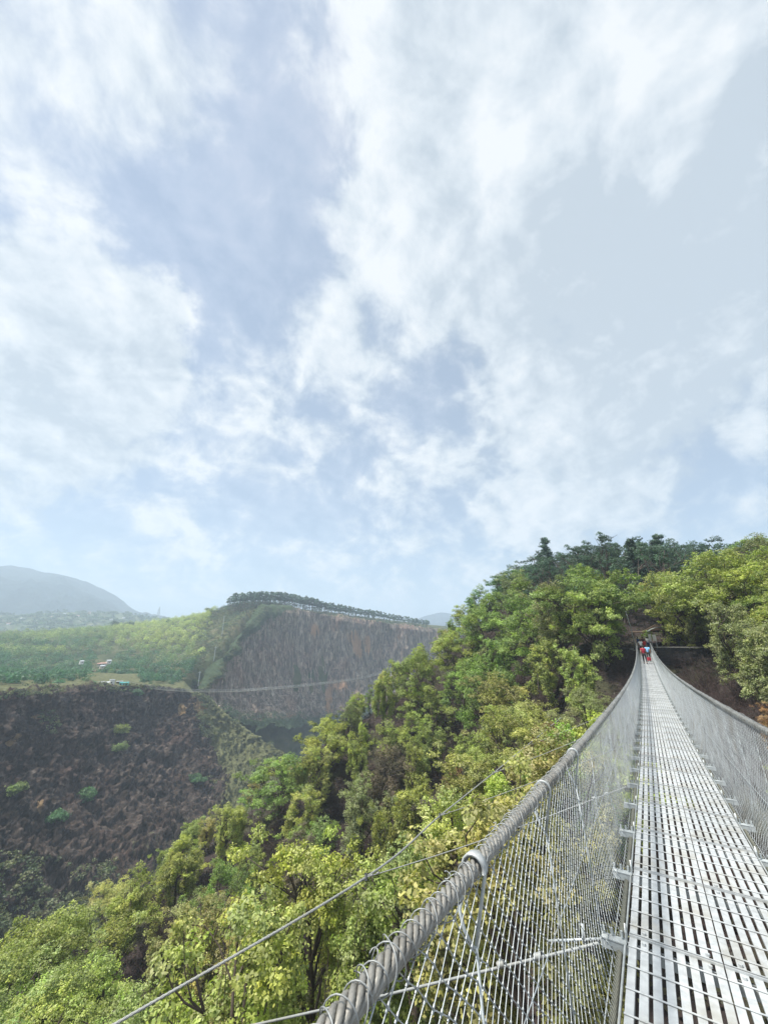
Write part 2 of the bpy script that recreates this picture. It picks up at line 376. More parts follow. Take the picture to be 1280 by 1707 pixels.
# ------------------------------------------------------------------ the bridge
L0, W = -.416, 1.0
SP, S0 = 1.1055, 3.7483
def prof(s): return -1.675 - .061 * s + .00105 * s * s
CY, SY = math.cos(YAW), math.sin(YAW)
def bp(s, l, dz):
    s, l, dz = np.broadcast_arrays(np.asarray(s, float), np.asarray(l, float), np.asarray(dz, float))
    return np.stack([s * SY + l * CY, s * CY - l * SY, prof(s) + dz], -1)
SEAMS = [S0 + k * SP for k in range(-6, 57)]
S_END = SEAMS[-1]
RAILS = {'l': (L0 - .2, 1.03), 'r': (L0 + W + .23, 1.17)}
def rail_l(side, s): return RAILS[side][0] + 0 * np.asarray(s, float)
def rail_h(side, s): return RAILS[side][1] + .0035 * np.asarray(s, float)
bridge = empty('suspension_bridge', tuple(bp(0, L0 + .5, 0)))
tag(bridge, 'grey steel suspension footbridge with slatted deck and wire netting sides, running to the hillside', 'bridge')
boff = Vector(bridge.location)
def blink(name, me): return link(name, me, bridge, -boff)

# deck panel, local: x along, y across, z up; origin mid panel
def panel_mb():
    mb = MB(); wd = W / 2 - .005; ln = SP - .014
    n = 8; pitch = (wd - .046) / (n - 1)
    for i in range(n):
        mb.box((0, -wd / 2 + .023 + i * pitch, -.014), (ln, .0425, .026))
    for k in range(5):
        mb.tube([(-ln / 2 + ln * (k + .6) / 5.2, -wd / 2, .004), (-ln / 2 + ln * (k + .6) / 5.2, wd / 2, .004)], 0.0045, 6)
    for sx_ in (-1, 1):
        mb.box((sx_ * (ln / 2 - .0035), 0, .005), (.007, wd, .012))
        for yy in (-.36, .33):
            mb.tube([(sx_ * (ln / 2 - .055), yy * wd, .0), (sx_ * (ln / 2 - .055), yy * wd, .011)], .012, 6)
    return mb
pm = panel_mb(); pme = bpy.data.meshes.new('deck_panel'); pme.from_pydata(pm.v, [], pm.f); pme.materials.append(M['deck'])
def bay_matrix(sa, sb, l, dz):
    a = Vector(bp(sa, l, dz)); b = Vector(bp(sb, l, dz)); x = (b - a).normalized(); y = Vector((-CY, SY, 0)); z = x.cross(y).normalized(); y = z.cross(x)
    m = Matrix((x, y, z)).transposed().to_4x4(); m.translation = (a + b) / 2; return m
far_v, far_f, nb_ = [], [], 0
count = 0
bays = list(zip(SEAMS[:-1], SEAMS[1:]))
for k, (sa, sb) in enumerate(bays):
    for l in (L0 + W * .25, L0 + W * .75):
        m = bay_matrix(sa, sb, l, 0)
        if k < 3: continue
        if count < 96:
            o = link('deck_panel', pme, bridge); o.matrix_local = Matrix.Translation(-boff) @ m; count += 1
        else:
            V = np.array([m @ Vector(p) for p in pm.v]); far_v.append(V); far_f += [tuple(i + nb_ for i in f) for f in pm.f]; nb_ += len(V)
if far_v:
    me = bpy.data.meshes.new('far_deck_panels'); me.from_pydata(np.concatenate(far_v).tolist(), [], far_f); me.materials.append(M['deck'])
    tag(blink('deck_panels', me), kind='stuff')

def crossbeam_mb():
    mb = MB(); wl = W + .35
    for y in (-.024, .024): mb.box((y, 0, -.075), (.018, wl, .045))
    for sgn in (-1, 1):
        mb.box((0, sgn * (wl / 2 - .08), -.046), (.07, .15, .007))
        for q in (.02, .07, .13): mb.tube([(0.02, sgn * (wl / 2 - q), -.036), (.02, sgn * (wl / 2 - q), .0)], .009, 6)
        mb.tube([(-.03, sgn * (wl / 2 - .16), -.03), (-.03, sgn * (wl / 2 - .16), .02), (0.0, sgn * (wl / 2 - .16), .05), (.03, sgn * (wl / 2 - .16), .02), (.03, sgn * (wl / 2 - .16), -.03)], .007, 6)
    return mb
cm = crossbeam_mb(); cme = bpy.data.meshes.new('crossbeam'); cme.from_pydata(cm.v, [], cm.f); cme.materials.append(M['steel'])
for k, s in enumerate(SEAMS):
    if s < 0: continue
    o = link('crossbeam', cme, bridge); o.matrix_local = Matrix.Translation(-boff) @ bay_matrix(s - .1, s + .1, L0 + W / 2, 0)

def rope_parts(P, Rr, lay, n=8, strands=6, phase=0., ridge=0.):
    T, U, Wv = frames(P); L = np.concatenate([[0], np.cumsum(np.linalg.norm(np.diff(P, axis=0), axis=1))])
    out = []
    for k in range(strands):
        a = -phase - L / lay * 2 * math.pi + k * 2 * math.pi / strands
        C = P + (Rr * .69) * (np.cos(a)[:, None] * U + np.sin(a)[:, None] * Wv)
        V, Fc = sweep(C, Rr * .30, n)
        if ridge:                                                  # single wires twisted inside each strand
            m = len(P); V = V.reshape(m, n, 3); ph = -L[:, None] / (lay * .42) * 2 * math.pi + np.arange(n)[None] * 2 * math.pi / n
            f = 1 + ridge * np.sign(np.cos(ph * 7)) * np.abs(np.cos(ph * 7)) ** .6; V = C[:, None] + (V - C[:, None]) * f[..., None]; V = V.reshape(-1, 3)
        out.append((V, Fc))
    out.append(sweep(P, Rr * .30, 5))
    return out
for side in 'lr':
    s0_ = np.arange(.15, 3.6, .004); s1 = np.arange(3.59, 13, .012); s2 = np.arange(13, S_END + 2.5, .05)
    p0 = bp(s0_, rail_l(side, s0_), rail_h(side, s0_)); p1 = bp(s1, rail_l(side, s1), rail_h(side, s1)); p2 = bp(s2, rail_l(side, s2), rail_h(side, s2))
    V, Fc = join((rope_parts(p0, 0.0252, .205, 28, 6, 0., .06) if side == 'l' else []) + rope_parts(p1, 0.0252, .205, 9, 6, (s1[0] - .15) / .205 * 2 * math.pi) + rope_parts(p2, 0.0252, .205, 5))
    rail = blink('handrail_cable', mesh_np('handrail_cable', V, Fc, M['rope'], True))
    # lacing wire that ties the netting to the cable
    s = np.arange(.2, 9, .0035); segs = [(s, 5)]; s_ = np.arange(9, S_END, .009); segs.append((s_, 3))
    parts = []
    for sv, n in segs:
        C = bp(sv, rail_l(side, sv), rail_h(side, sv)); T, U, Wv = frames(C)
        jit = fbm(np.stack([sv * 9, 0 * sv, 0 * sv], 1), 3, 5)
        a = sv / .064 * 2 * math.pi + 2.6 * fbm(np.stack([sv * 3, 0 * sv + 3, 0 * sv], 1), 2, 9)
        rr = .0275 + .008 * np.abs(jit)
        Q = C + rr[:, None] * (np.cos(a)[:, None] * U + np.sin(a)[:, None] * Wv) + (.008 * fbm(np.stack([sv * 14, 0 * sv + 7, 0 * sv], 1), 2, 3))[:, None] * T
        parts.append(sweep(Q, .0017 if n == 5 else .003, n))
    for sv, n in ((np.arange(.2, 9, .004), 5), (np.arange(9, S_END, .012), 3)):
        C = bp(sv, rail_l(side, sv), rail_h(side, sv)); T, U, Wv = frames(C)
        a = -sv / .118 * 2 * math.pi + 3.5 * fbm(np.stack([sv * 4, 0 * sv + 13, 0 * sv], 1), 3, 19)
        rr = .0285 + .012 * np.abs(fbm(np.stack([sv * 11, 0 * sv, 0 * sv + 2], 1), 3, 25))
        parts.append(sweep(C + rr[:, None] * (np.cos(a)[:, None] * U + np.sin(a)[:, None] * Wv), .0016 if n == 5 else .0028, n))
    # loose knots where lengths of lacing wire are joined
    g = np.random.default_rng(3)
    for q in np.arange(.35, 26, .17):
        q += g.uniform(-.05, .05); c = bp(q, rail_l(side, q), rail_h(side, q)) + np.array([0, 0, g.uniform(-.018, .018)])
        t = np.linspace(0, g.uniform(5, 11), 26); v = g.normal(size=3); v /= np.linalg.norm(v); u_ = np.cross(v, [.3, .5, .8]); u_ /= np.linalg.norm(u_); w_ = np.cross(v, u_)
        off = -CY * (.03 if side == 'l' else -.03); c = c + np.array([off, (.03 if side == 'l' else -.03) * SY, 0]) * g.uniform(.7, 1.)
        Q = c + .0085 * (np.cos(t)[:, None] * u_ + np.sin(t)[:, None] * w_) + (t * .003)[:, None] * v
        parts.append(sweep(Q, .0018, 4))
    V, Fc = join(parts)
    lace = link('lacing_wire', mesh_np('lacing_wire', V, Fc, M['lace'], True), rail)

# netting: diamonds of zigzag wire hung between handrail cable and deck edge
PW = .046
for side, edge in (('l', L0), ('r', L0 + W)):
    si = np.arange(.1, S_END + .5, PW); nj = 31
    j = np.arange(nj); t = j / (nj - 1)
    sgn = np.where(j % 2 == 0, 1., -1.)
    par = np.where(np.arange(len(si)) % 2 == 0, 1., -1.)
    S = si[:, None] + .5 * PW * sgn[None] * par[:, None]
    # wires of one column share nodes with their neighbours, so jitter is a function of the node position
    nz = lambda f, sd_: fbm(np.stack([np.round(S, 3).ravel() * f, np.broadcast_to(t * 8, S.shape).ravel(), 0 * S.ravel()], 1), 3, sd_).reshape(S.shape)
    S = S + .010 * nz(4., 21)
    top_l, top_h = rail_l(side, S), rail_h(side, S)
    out = -1. if side == 'l' else 1.
    bot_l = edge + out * .12; bot_h = -.16
    tt = t[None] + 0 * S
    lat = top_l * (1 - tt) + bot_l * tt + out * (.045 * np.sin(math.pi * tt) + .007 * nz(1.1, 8) * np.sin(math.pi * tt))
    lat = lat - out * .05 * np.clip((tt - .8) / .2, 0, 1) ** 2
    h = top_h - .035 + (bot_h - top_h + .035) * tt + .008 * nz(2., 31)
    P = bp(S, lat, h)
    A = P[:, :-1].reshape(-1, 3); B = P[:, 1:].reshape(-1, 3)
    ss = np.repeat(si, nj - 1)
    near = ss < 9
    parts = [prisms(A[near], B[near], .0016, 5), prisms(A[~near], B[~near], np.clip(.0020 + (np.repeat(si, nj - 1)[~near] - 9) * .00004, .0020, .0032), 3)]
    nk = ss < 14                                                  # the twist at each node
    tw = (B - A)[nk]; tw /= np.linalg.norm(tw, axis=1)[:, None]
    parts.append(prisms(B[nk] - tw * .009, B[nk] + tw * .009, .0034, 4))
    V, Fc = join(parts)
    blink('wire_netting', mesh_np('wire_netting', V, Fc, M['wire'], True))
    # load cable under the deck edge with a flat bar beside it
    s = np.arange(.3, 10, .02); s2 = np.arange(10, S_END + 2, .08)
    V, Fc = join(rope_parts(bp(s, edge + out * .07, -.10), .02, .20, 7) + rope_parts(bp(s2, edge + out * .07, -.10), .02, .20, 4))
    blink('load_cable', mesh_np('load_cable', V, Fc, M['oldrope'], True))
    s = np.arange(.3, S_END, .4)
    V, Fc = sweep(bp(s, edge + out * .028, -.05), .008, 5)
    blink('edge_rod', mesh_np('edge_rod', V, Fc, M['steel'], True))
    s = np.arange(.1, S_END, .2)
    V, Fc = join([sweep(bp(s, edge + out * .115, -.13 ), .004, 4), sweep(bp(s, edge + out * (.18), .47 + .0018 * s), .0025, 4)])
    blink('net_straining_wire', mesh_np('net_straining_wire', V, Fc, M['wire'], True))

# suspender rods with hooked heads and white saddles over the cable
for side, edge, out in (('l', L0, -1.), ('r', L0 + W, 1.)):
    for k, s in enumerate([q for q in SEAMS if q > .3][:50]):
        hi = rail_h(side, s) ; rl = rail_l(side, s) ; n = 7 if s < 14 else 4
        foot = (edge + out * .17, -.05)
        mb = MB(); j = random.uniform(-.02, .02)
        pts = [bp(s, foot[0], foot[1])]
        eye_h = hi - .21
        pts += [bp(s + j, foot[0] + (rl - foot[0]) * .5 + out * (.004 if s < 4 else .045), (foot[1] + eye_h) / 2), bp(s + j, rl + out * .01, eye_h)]
        mb.tube(pts, .0046 if s < 4 else .0024, n)
        # hook: one leg up, over the cable and back down into the open eye
        hk = [bp(s + j, rl + out * .01, eye_h)]
        for a in np.linspace(-20, 200, 12 if s < 14 else 6):
            hk.append(bp(s + j, rl - out * .037 * math.cos(R(a)), hi + .037 * math.sin(R(a)) - .004))
        if s > 4: hk = [hk[0], bp(s + j, rl + out * .012, hi)]
        else: hk += [bp(s + j - .01, rl + out * .042, hi - .07), bp(s + j - .03, rl + out * .05, hi - .12), bp(s + j - .045, rl + out * .03, hi - .16), bp(s + j - .02, rl + out * .012, eye_h)]
        mb.tube(hk, .0062 if s < 4 else .0026, n)
        sus = mb.build('suspender', M['steel' if s < 4 else 'wire'], bridge, True, -boff)
        sb = MB()
        nn = 9
        for w0 in (0,):
            ring = [[], []]
            for rr in (.034, .041):
                for ds in (-.02, .02):
                    ring[0].append([bp(s + ds + j, rl - out * rr * math.cos(R(a)), hi + rr * math.sin(R(a))) for a in np.linspace(-15, 195, nn)])
            r = ring[0]; b0 = len(sb.v)
            V = [p for q in r for p in q]
            Fq = []
            for i in range(nn - 1):
                a0, a1, a2, a3 = i, nn + i, 3 * nn + i, 2 * nn + i
                for u, v in ((a0, a1), (a1, a2), (a2, a3), (a3, a0)): Fq.append((u, v, v + 1, u + 1))
            Fq += [(0, nn, 3 * nn, 2 * nn), (nn - 1, 2 * nn - 1, 4 * nn - 1, 3 * nn - 1)]
            sb.add(V, Fq)
        if s < 2.: sb.build('saddle', M['saddle'], sus, True)

# wind guy cable out on the left with its ties back to the crossbeams
KD = -.48
def tie_hit(s, px):
    a = bp(s, L0 - .19, -.1)
    lo, hi = .3, 25.
    for _ in range(60):
        t = (lo + hi) / 2; p = a + t * np.array([-CY, SY, KD])
        if proj(p)[0, 0] > px: lo = t
        else: hi = t
    return a, a + lo * np.array([-CY, SY, KD])
kn = []
for s, px in ((S0 + 4 * SP, 610), (S0 + 8 * SP, 733), (S0 + 13 * SP, 822), (S0 + 18 * SP, 876)):
    a, k_ = tie_hit(s, px); kn.append((s, a, k_))
aA = bp(S0, L0 - .19, -.1); kA = aA + 7.2 * np.array([-CY, SY, KD])
d0 = kn[0][2] - kn[1][2]
pts = [kA + (kA - kn[0][2]) * 1.2, kA] + [k[2] for k in kn]
last = pts[-1]; pts += [last + (last - kn[-2][2]) * 2.]
def smooth_curve(pts, n=14):
    P = np.array(pts); out = []
    for i in range(len(P) - 1):
        p0 = P[max(i - 1, 0)]; p1 = P[i]; p2 = P[i + 1]; p3 = P[min(i + 2, len(P) - 1)]
        for t in np.linspace(0, 1, n, endpoint=False):
            out.append(.5 * ((2 * p1) + (-p0 + p2) * t + (2 * p0 - 5 * p1 + 4 * p2 - p3) * t * t + (-p0 + 3 * p1 - 3 * p2 + p3) * t ** 3))
    out.append(P[-1]); return np.array(out)
gc = smooth_curve(pts, 10)
dd = np.concatenate([[0], np.cumsum(np.linalg.norm(np.diff(gc, axis=0), axis=1))])
tt = np.arange(0, dd[-1], .08); gc = np.stack([np.interp(tt, dd, gc[:, i]) for i in range(3)], 1)
V, Fc = join(rope_parts(gc, .024, .30, 6))
blink('wind_guy_cable', mesh_np('wind_guy_cable', V, Fc, M['guy'], True))
for a, k_ in [(aA, kA)] + [(x[1], x[2]) for x in kn]:
    n = 40; t = np.linspace(0, 1, n)[:, None]; P = a + (k_ - a) * t; P[:, 2] -= .05 * np.sin(np.pi * t[:, 0])
    parts = [sweep(P, .0095, 6)]
    for q, ref in ((.06, a), (.10, a), (.94, k_), (.97, k_)):
        c = a + (k_ - a) * q; u = (k_ - a) / np.linalg.norm(k_ - a)
        parts.append(sweep(np.array([c - u * .03, c, c + u * .03]), .022, 6))
    parts.append(sweep(np.array([k_ + [0, 0, -.05], k_, k_ + [0, 0, .06]]), .034, 6))
    V, Fc = join(parts); blink('wind_tie', mesh_np('wind_tie', V, Fc, M['guy'], True))
# handle-bar stirrup that holds the nearest tie
mb = MB(); mb.tube([bp(S0 + .05, L0 - .30, -.05), bp(S0 + .05, L0 - .30, -.16)], .012, 6); mb.tube([bp(S0 + .05, L0 - .19, -.1), bp(S0 + .05, L0 - .55, -.22)], .008, 6)
mb.build('tie_bracket', M['steel'], bridge, True, -boff)

# ------------------------------------------------------------------ terrain
END = bp(S_END, L0 + .5, 0)
sil = [at(0, 1600, 38), at(180, 1475, 50), at(430, 1295, 70), at(560, 1190, 82), at(720, 1062, 92), at(815, 965, 98), at(890, 915, 112)]
ctl = []
for p, hgt in zip(sil, (7, 8, 9, 9, 10, 11, 12)): ctl.append((p[0], p[1], p[2] - hgt))
def c_(x, y, D, hgt): p = at(x, y, D); ctl.append((p[0], p[1], p[2] - hgt))
c_(800, 1600, 24, 1); c_(500, 1620, 31, 5); c_(640, 1480, 42, 5); c_(300, 1600, 36, 6); c_(620, 1330, 66, 5); c_(760, 1230, 72, 7); c_(900, 1200, 58, 5)
c_(1020, 1230, 42, 2); c_(1280, 1260, 36, 1); c_(1200, 1170, 48, 2)
c_(960, 940, 66, 10); c_(1180, 920, 72, 11); c_(1280, 900, 80, 11); c_(1060, 900, 112, 13); c_(1200, 886, 118, 14); c_(1280, 880, 118, 14); c_(980, 915, 112, 13)
ctl.append((END[0], END[1], END[2] - .5)); ctl.append((END[0] + 3, END[1] + 6, END[2] + .4)); ctl.append((END[0] - 4, END[1] - 1, END[2] - 2.0)); ctl.append((END[0] + 6, END[1] + 1, END[2] - .6))
m_ = bp(48, L0 + .5, 0); ctl.append((m_[0], m_[1], m_[2] - 5.5)); m_ = bp(30, L0 + .5, 0); ctl.append((m_[0], m_[1], m_[2] - 10)); ctl.append((0, 0, -17)); ctl.append((30, -10, -8)); ctl.append((-20, -10, -26)); ctl.append((70, 20, 3)); ctl.append((110, 80, 9)); ctl.append((75, 135, 3)); ctl.append((130, 130, -6)); ctl.append((95, 60, 9)); ctl.append((140, 60, 4))
hill = TPS(ctl, 30.)
edge_line = [(-40, -60), (-34, 0)] + [(p[0] - 2, p[1] + 2) for p in sil] + [(60, 142), (120, 170)]
def hill_z(X, Y):
    d = np.maximum(signed(X, Y, edge_line), 0)
    drop = np.where(d < 14, .04 * d * d, 7.84 + 1.12 * (d - 14))
    n = 1.1 * fbm(np.stack([np.ravel(X) * .13, np.ravel(Y) * .13, 0 * np.ravel(X)], 1), 4, 40).reshape(np.shape(X))
    return np.maximum(hill(X, Y) - drop + n * .8, -118)
gx, gy = np.meshgrid(np.arange(-130, 150, 1.1), np.arange(-60, 190, 1.1), indexing='ij')
gz = hill_z(gx, gy)
V = np.stack([gx, gy, gz], -1).reshape(-1, 3)
tag(link('hillside', mesh_np('hillside', V, grid_faces(*gx.shape), M['soil'], True)), kind='structure')

# dark gorge cliff on the far side: rows from the plateau back edge over the rim to the foot
def cliff_surface(name, cols_, matl, nu, profile, disp, seed, maskfn, back):
    """cols_: list of (rim point, foot point); profile: v -> (horizontal fraction, drop fraction)"""
    rim = np.array([c[0] for c in cols_]); foot = np.array([c[1] for c in cols_]); bk = np.array(back)
    L = np.concatenate([[0], np.cumsum(np.linalg.norm(np.diff(rim, axis=0), axis=1))]); u = np.linspace(0, L[-1], nu)
    I = lambda A: np.stack([np.interp(u, L, A[:, i]) for i in range(3)], 1)
    r, f, b = I(rim), I(foot), I(bk)
    rows = []; vv = []
    for t in np.linspace(1, .1, 8): rows.append(r + (b - r) * t); vv.append(-t)
    for v, (hf, df) in profile:
        p = r + (f - r) * hf; p[:, 2] = r[:, 2] + (f[:, 2] - r[:, 2]) * df; rows.append(p); vv.append(v)
    P = np.stack(rows, 1); vv = np.array(vv); n, m = P.shape[:2]
    du = np.gradient(P, axis=0); dv = np.gradient(P, axis=1); nr = np.cross(dv, du); nr /= np.linalg.norm(nr, axis=-1)[..., None] + 1e-9
    Q = P.reshape(-1, 3)
    D = disp(Q, seed).reshape(n, m) * np.clip(vv * 12 + .45, .12, 1)[None]
    P = P + nr * D[..., None]
    mk = maskfn(u / L[-1], vv, P, D)
    me = mesh_np(name, P.reshape(-1, 3), grid_faces(n, m), matl, False, {'mask': mk.reshape(-1, 3)})
    tag(link(name, me), kind='structure'); return P
def mk_profile(k):
    out = []
    for v in np.linspace(0, 1, k): out.append((v, (.35 * v + .65 * v ** 2.6, .02 * 0 + v ** .92)))
    return out
def cells(Q, seed):
    """blocky rock: a random height per jittered cell"""
    W_ = Q + .45 * np.stack([vnoise(Q * 1.3 + 9 * i, seed + i) for i in range(3)], 1)
    I_ = np.floor(W_).astype(np.int64); return _h(I_[:, 0], I_[:, 1], I_[:, 2], seed)
def disp_rock(Q, seed):
    S = Q * [1, 1, .6]
    return 3.4 * fbm(S * .022, 3, seed) + 1.8 * ridged(S * .06, 2, seed + 9) + 1.1 * cells(S * .2, seed + 3) + .8 * cells(S * .45, seed + 5) + .9 * np.abs(fbm(S * .33, 3, seed + 4)) + .55 * vnoise(Q * .9, seed + 6)
def rf(x, y, D, fx, fy, fD, bk=60, bz=2):
    r = at(x, y, D); f = at(fx, fy, fD); d = r[:2] / np.linalg.norm(r[:2]); b = r + np.array([d[0] * bk, d[1] * bk, bz]); return (r, f), b
spec = [rf(-330, 1178, 165, -260, 1560, 112), rf(-100, 1166, 185, -60, 1600, 125), rf(0, 1158, 202, 40, 1610, 135), rf(80, 1150, 222, 120, 1600, 142), rf(150, 1144, 240, 190, 1570, 150), rf(240, 1144, 262, 280, 1520, 165),
        rf(305, 1149, 278, 350, 1470, 180), rf(345, 1165, 290, 400, 1420, 200, 30, -12), rf(392, 1205, 288, 440, 1400, 205, 40, -30), rf(440, 1236, 276, 480, 1380, 205, 45, -36), rf(485, 1262, 262, 520, 1370, 200, 45, -40), rf(540, 1310, 240, 580, 1380, 195, 40, -40)]
cols_ = [s[0] for s in spec]; back = [s[1] for s in spec]
def mask_gorge(u, v, P, D):
    U, Vv = np.meshgrid(u, v, indexing='ij'); q = proj(P.reshape(-1, 3)); X = q[:, 0].reshape(U.shape); Y = q[:, 1].reshape(U.shape)
    g = lambda x, y, rx, ry: np.exp(-((X - x) / rx) ** 2 - ((Y - y) / ry) ** 2)
    och = 1.25 * g(347, 1172, 24, 28) + .8 * g(303, 1183, 9, 13) + .85 * g(62, 1195, 14, 6) + .85 * g(15, 1240, 10, 7) + .6 * g(30, 1228, 14, 8) + .45 * g(355, 1225, 14, 8) + .75 * g(68, 1345, 9, 22) + .45 * g(395, 1345, 12, 16) + .4 * g(345, 1262, 30, 6) + .35 * g(120, 1150, 60, 5)
    spur = np.clip((U - .58) / .10, 0, 1) * np.clip(1.25 - Vv * .8, 0, 1)
    gr = .95 * spur + .55 * np.clip((Vv - .72) / .25, 0, 1) + .45 * np.clip(1 - np.abs(Vv) * 14, 0, 1) + np.where(Vv < -.03, .75, 0)
    return np.stack([och, gr, 0 * gr], -1)
PG = cliff_surface('gorge_cliff', cols_, M['cliff'], 760, mk_profile(300), disp_rock, 70, mask_gorge, back)

spec2 = [rf(333, 1150, 300, 352, 1200, 285, 30, -3), rf(352, 1118, 325, 385, 1215, 305, 30, -10), rf(385, 1082, 355, 420, 1225, 330, 40, -12), rf(405, 1052, 390, 440, 1222, 350, 50, -12), rf(436, 1013, 430, 478, 1222, 385, 60, -4),
         rf(474, 1014, 452, 500, 1216, 415, 60, -6), rf(518, 1020, 470, 530, 1212, 435, 60, -6), rf(548, 1027, 482, 560, 1205, 450, 60, -6), rf(582, 1031, 496, 600, 1200, 462, 60, -6), rf(625, 1036, 512, 640, 1190, 478, 60, -6),
         rf(666, 1042, 528, 690, 1180, 496, 60, -6), rf(716, 1048, 548, 740, 1180, 515, 60, -6), rf(800, 1060, 590, 820, 1180, 560, 60, -6)]
def disp_big(Q, seed):
    S = Q * [1, 1, .3]
    return 4.0 * ridged(S * .025, 3, seed) + 2.4 * ridged(S * .075, 3, seed + 9) + 1.0 * fbm(S * .22, 3, seed + 4)
def mask_big(u, v, P, D):
    U, Vv = np.meshgrid(u, v, indexing='ij'); q = proj(P.reshape(-1, 3)); X = q[:, 0].reshape(U.shape); Y = q[:, 1].reshape(U.shape)
    g = lambda x, y, rx, ry: np.exp(-((X - x) / rx) ** 2 - ((Y - y) / ry) ** 2)
    och = .62 * g(590, 1066, 16, 22) + .62 * g(598, 1086, 7, 16) + .75 * g(614, 1072, 6, 24) + .4 * g(640, 1060, 9, 14) + .7 * g(525, 1052, 12, 16) + .5 * g(557, 1048, 9, 12) + .5 * g(663, 1062, 8, 16) + .75 * g(548, 1162, 8, 28) + .7 * g(570, 1143, 18, 14) + .5 * g(480, 1196, 30, 10) + .3 * g(560, 1190, 60, 14)
    gr = .9 * np.clip((Vv - .9) / .08, 0, 1) + .5 * np.clip(1 - np.abs(Vv) * 30, 0, 1) * (U > .3) + np.where(Vv < -.03, .8, 0) + 1.1 * np.clip((.42 - U) / .08, 0, 1) * np.clip(1.05 - np.abs(Vv) * 5.5, 0, 1)
    return np.stack([och, gr, 0 * gr], -1)
def mk_profile2(k): return [(v, (.25 * v + .75 * v ** 4, v ** .96)) for v in np.linspace(0, 1, k)]
PB = cliff_surface('tall_cliff', [s[0] for s in spec2], M['bigcliff'], 520, mk_profile2(190), disp_big, 130, mask_big, [s[1] for s in spec2])

# plateau behind the rims
pc = []
def p_(x, y, D, hgt): p = at(x, y, D); pc.append((p[0], p[1], p[2] - hgt))
for s in spec[:8]: r = s[0][0]; pc.append((r[0], r[1], r[2] - 1.0)); b = s[1]
for s in spec2[:12]: r = s[0][0]; pc.append((r[0], r[1], r[2] - 1.2))
for x, y, D, hg in ((-60, 1105, 330, 8), (60, 1108, 330, 8), (160, 1105, 345, 8), (250, 1098, 370, 8), (310, 1085, 380, 8), (330, 1060, 430, 6), (-60, 1060, 520, 8), (80, 1062, 520, 8), (200, 1060, 500, 8), (280, 1048, 500, 8), (330, 1028, 520, 7), (365, 1012, 500, 3),
                    (-60, 1042, 800, 8), (60, 1045, 800, 8), (180, 1046, 780, 8), (260, 1036, 720, 8), (310, 1026, 640, 7)): p_(x, y, D, hg)
plat = TPS(pc, 20.)
rimline = [tuple(s[0][0][:2]) for s in spec[:8]] + [tuple(s[0][0][:2]) for s in spec2]
rimline = [(rimline[0][0] - 60, rimline[0][1] - 120)] + rimline + [(rimline[-1][0] + 300, rimline[-1][1] + 300)]
def plat_z(X, Y):
    d = signed(X, Y, rimline)                                  # left of the line is the plateau
    k = np.clip(12 - d, 0, None)
    dist = np.hypot(X, Y)
    return plat(X, Y) - k * 3.0 - np.clip(dist - 830, 0, None) * .12
gx, gy = np.meshgrid(np.arange(-900, 260, 5.), np.arange(60, 1000, 5.), indexing='ij')
gz = np.maximum(plat_z(gx, gy) + 1.2 * fbm(np.stack([gx.ravel() * .03, gy.ravel() * .03, 0 * gx.ravel()], 1), 4, 61).reshape(gx.shape) * (signed(gx, gy, rimline) > 8), -125)
tag(link('plateau', mesh_np('plateau', np.stack([gx, gy, gz], -1).reshape(-1, 3), grid_faces(*gx.shape), M['plateau'], True)), kind='structure')

# terraced hills, mountain and a second range, each a ridge with slopes to both sides
def ridge_land(name, pts, front, backd, matl, nu, nv, amp, fr, seed, base, power=1.3):
    Rg = np.array(pts); L = np.concatenate([[0], np.cumsum(np.linalg.norm(np.diff(Rg, axis=0), axis=1))]); u = np.linspace(0, L[-1], nu)
    r = np.stack([np.interp(u, L, Rg[:, i]) for i in range(3)], 1)
    d = r[:, :2] / np.linalg.norm(r[:, :2], axis=1)[:, None]
    v = np.concatenate([np.linspace(-1, 0, nv), np.linspace(0, 1, nv // 3)[1:]])
    P = np.zeros((nu, len(v), 3))
    for k, t in enumerate(v):
        off = t * front if t < 0 else t * backd
        P[:, k, :2] = r[:, :2] + d * off; P[:, k, 2] = base + (r[:, 2] - base) * (1 - abs(t)) ** power
    Q = P.reshape(-1, 3)
    P[..., 2] += (amp * ridged(np.stack([Q[:, 0] * fr, Q[:, 1] * fr, 0 * Q[:, 0]], 1), 5, seed)).reshape(P.shape[:2]) * np.clip(np.abs(v) * 4, .16, 1)[None]
    tag(link(name, mesh_np(name, P.reshape(-1, 3), grid_faces(nu, len(v)), matl, True)), kind='structure')
    return P
PT = ridge_land('terraced_hills', [at(x, y, D) for x, y, D in ((-350, 1020, 1500), (-100, 1022, 1500), (30, 1026, 1450), (110, 1020, 1450), (200, 1022, 1450), (262, 1030, 1450), (310, 1040, 1450), (420, 1060, 1450))], 560, 500, M['terrace'], 160, 70, 9, .008, 3, -50, 1.15)
ridge_land('mountain', [at(x, y, D) for x, y, D in ((-500, 985, 2700), (-250, 955, 2650), (-90, 951, 2600), (-20, 948, 2600), (20, 944, 2600), (48, 946, 2600), (75, 953, 2600), (100, 957, 2600), (124, 964, 2600), (150, 976, 2600), (175, 986, 2600), (192, 996, 2600), (212, 1010, 2600), (235, 1021, 2600), (262, 1029, 2600), (300, 1040, 2600), (420, 1062, 2600))], 1000, 900, M['mount'], 220, 90, 55, .0035, 8, -60, 1.2)
ridge_land('far_hill', [at(x, y, D) for x, y, D in ((600, 1062, 3000), (660, 1045, 3000), (690, 1034, 3000), (712, 1026, 3000), (735, 1020, 3000), (765, 1024, 3000), (790, 1016, 3000), (830, 1012, 3000), (900, 1040, 3000), (1000, 1070, 3000))], 900, 800, M['mount'], 120, 60, 22, .004, 15, -60, 1.2)
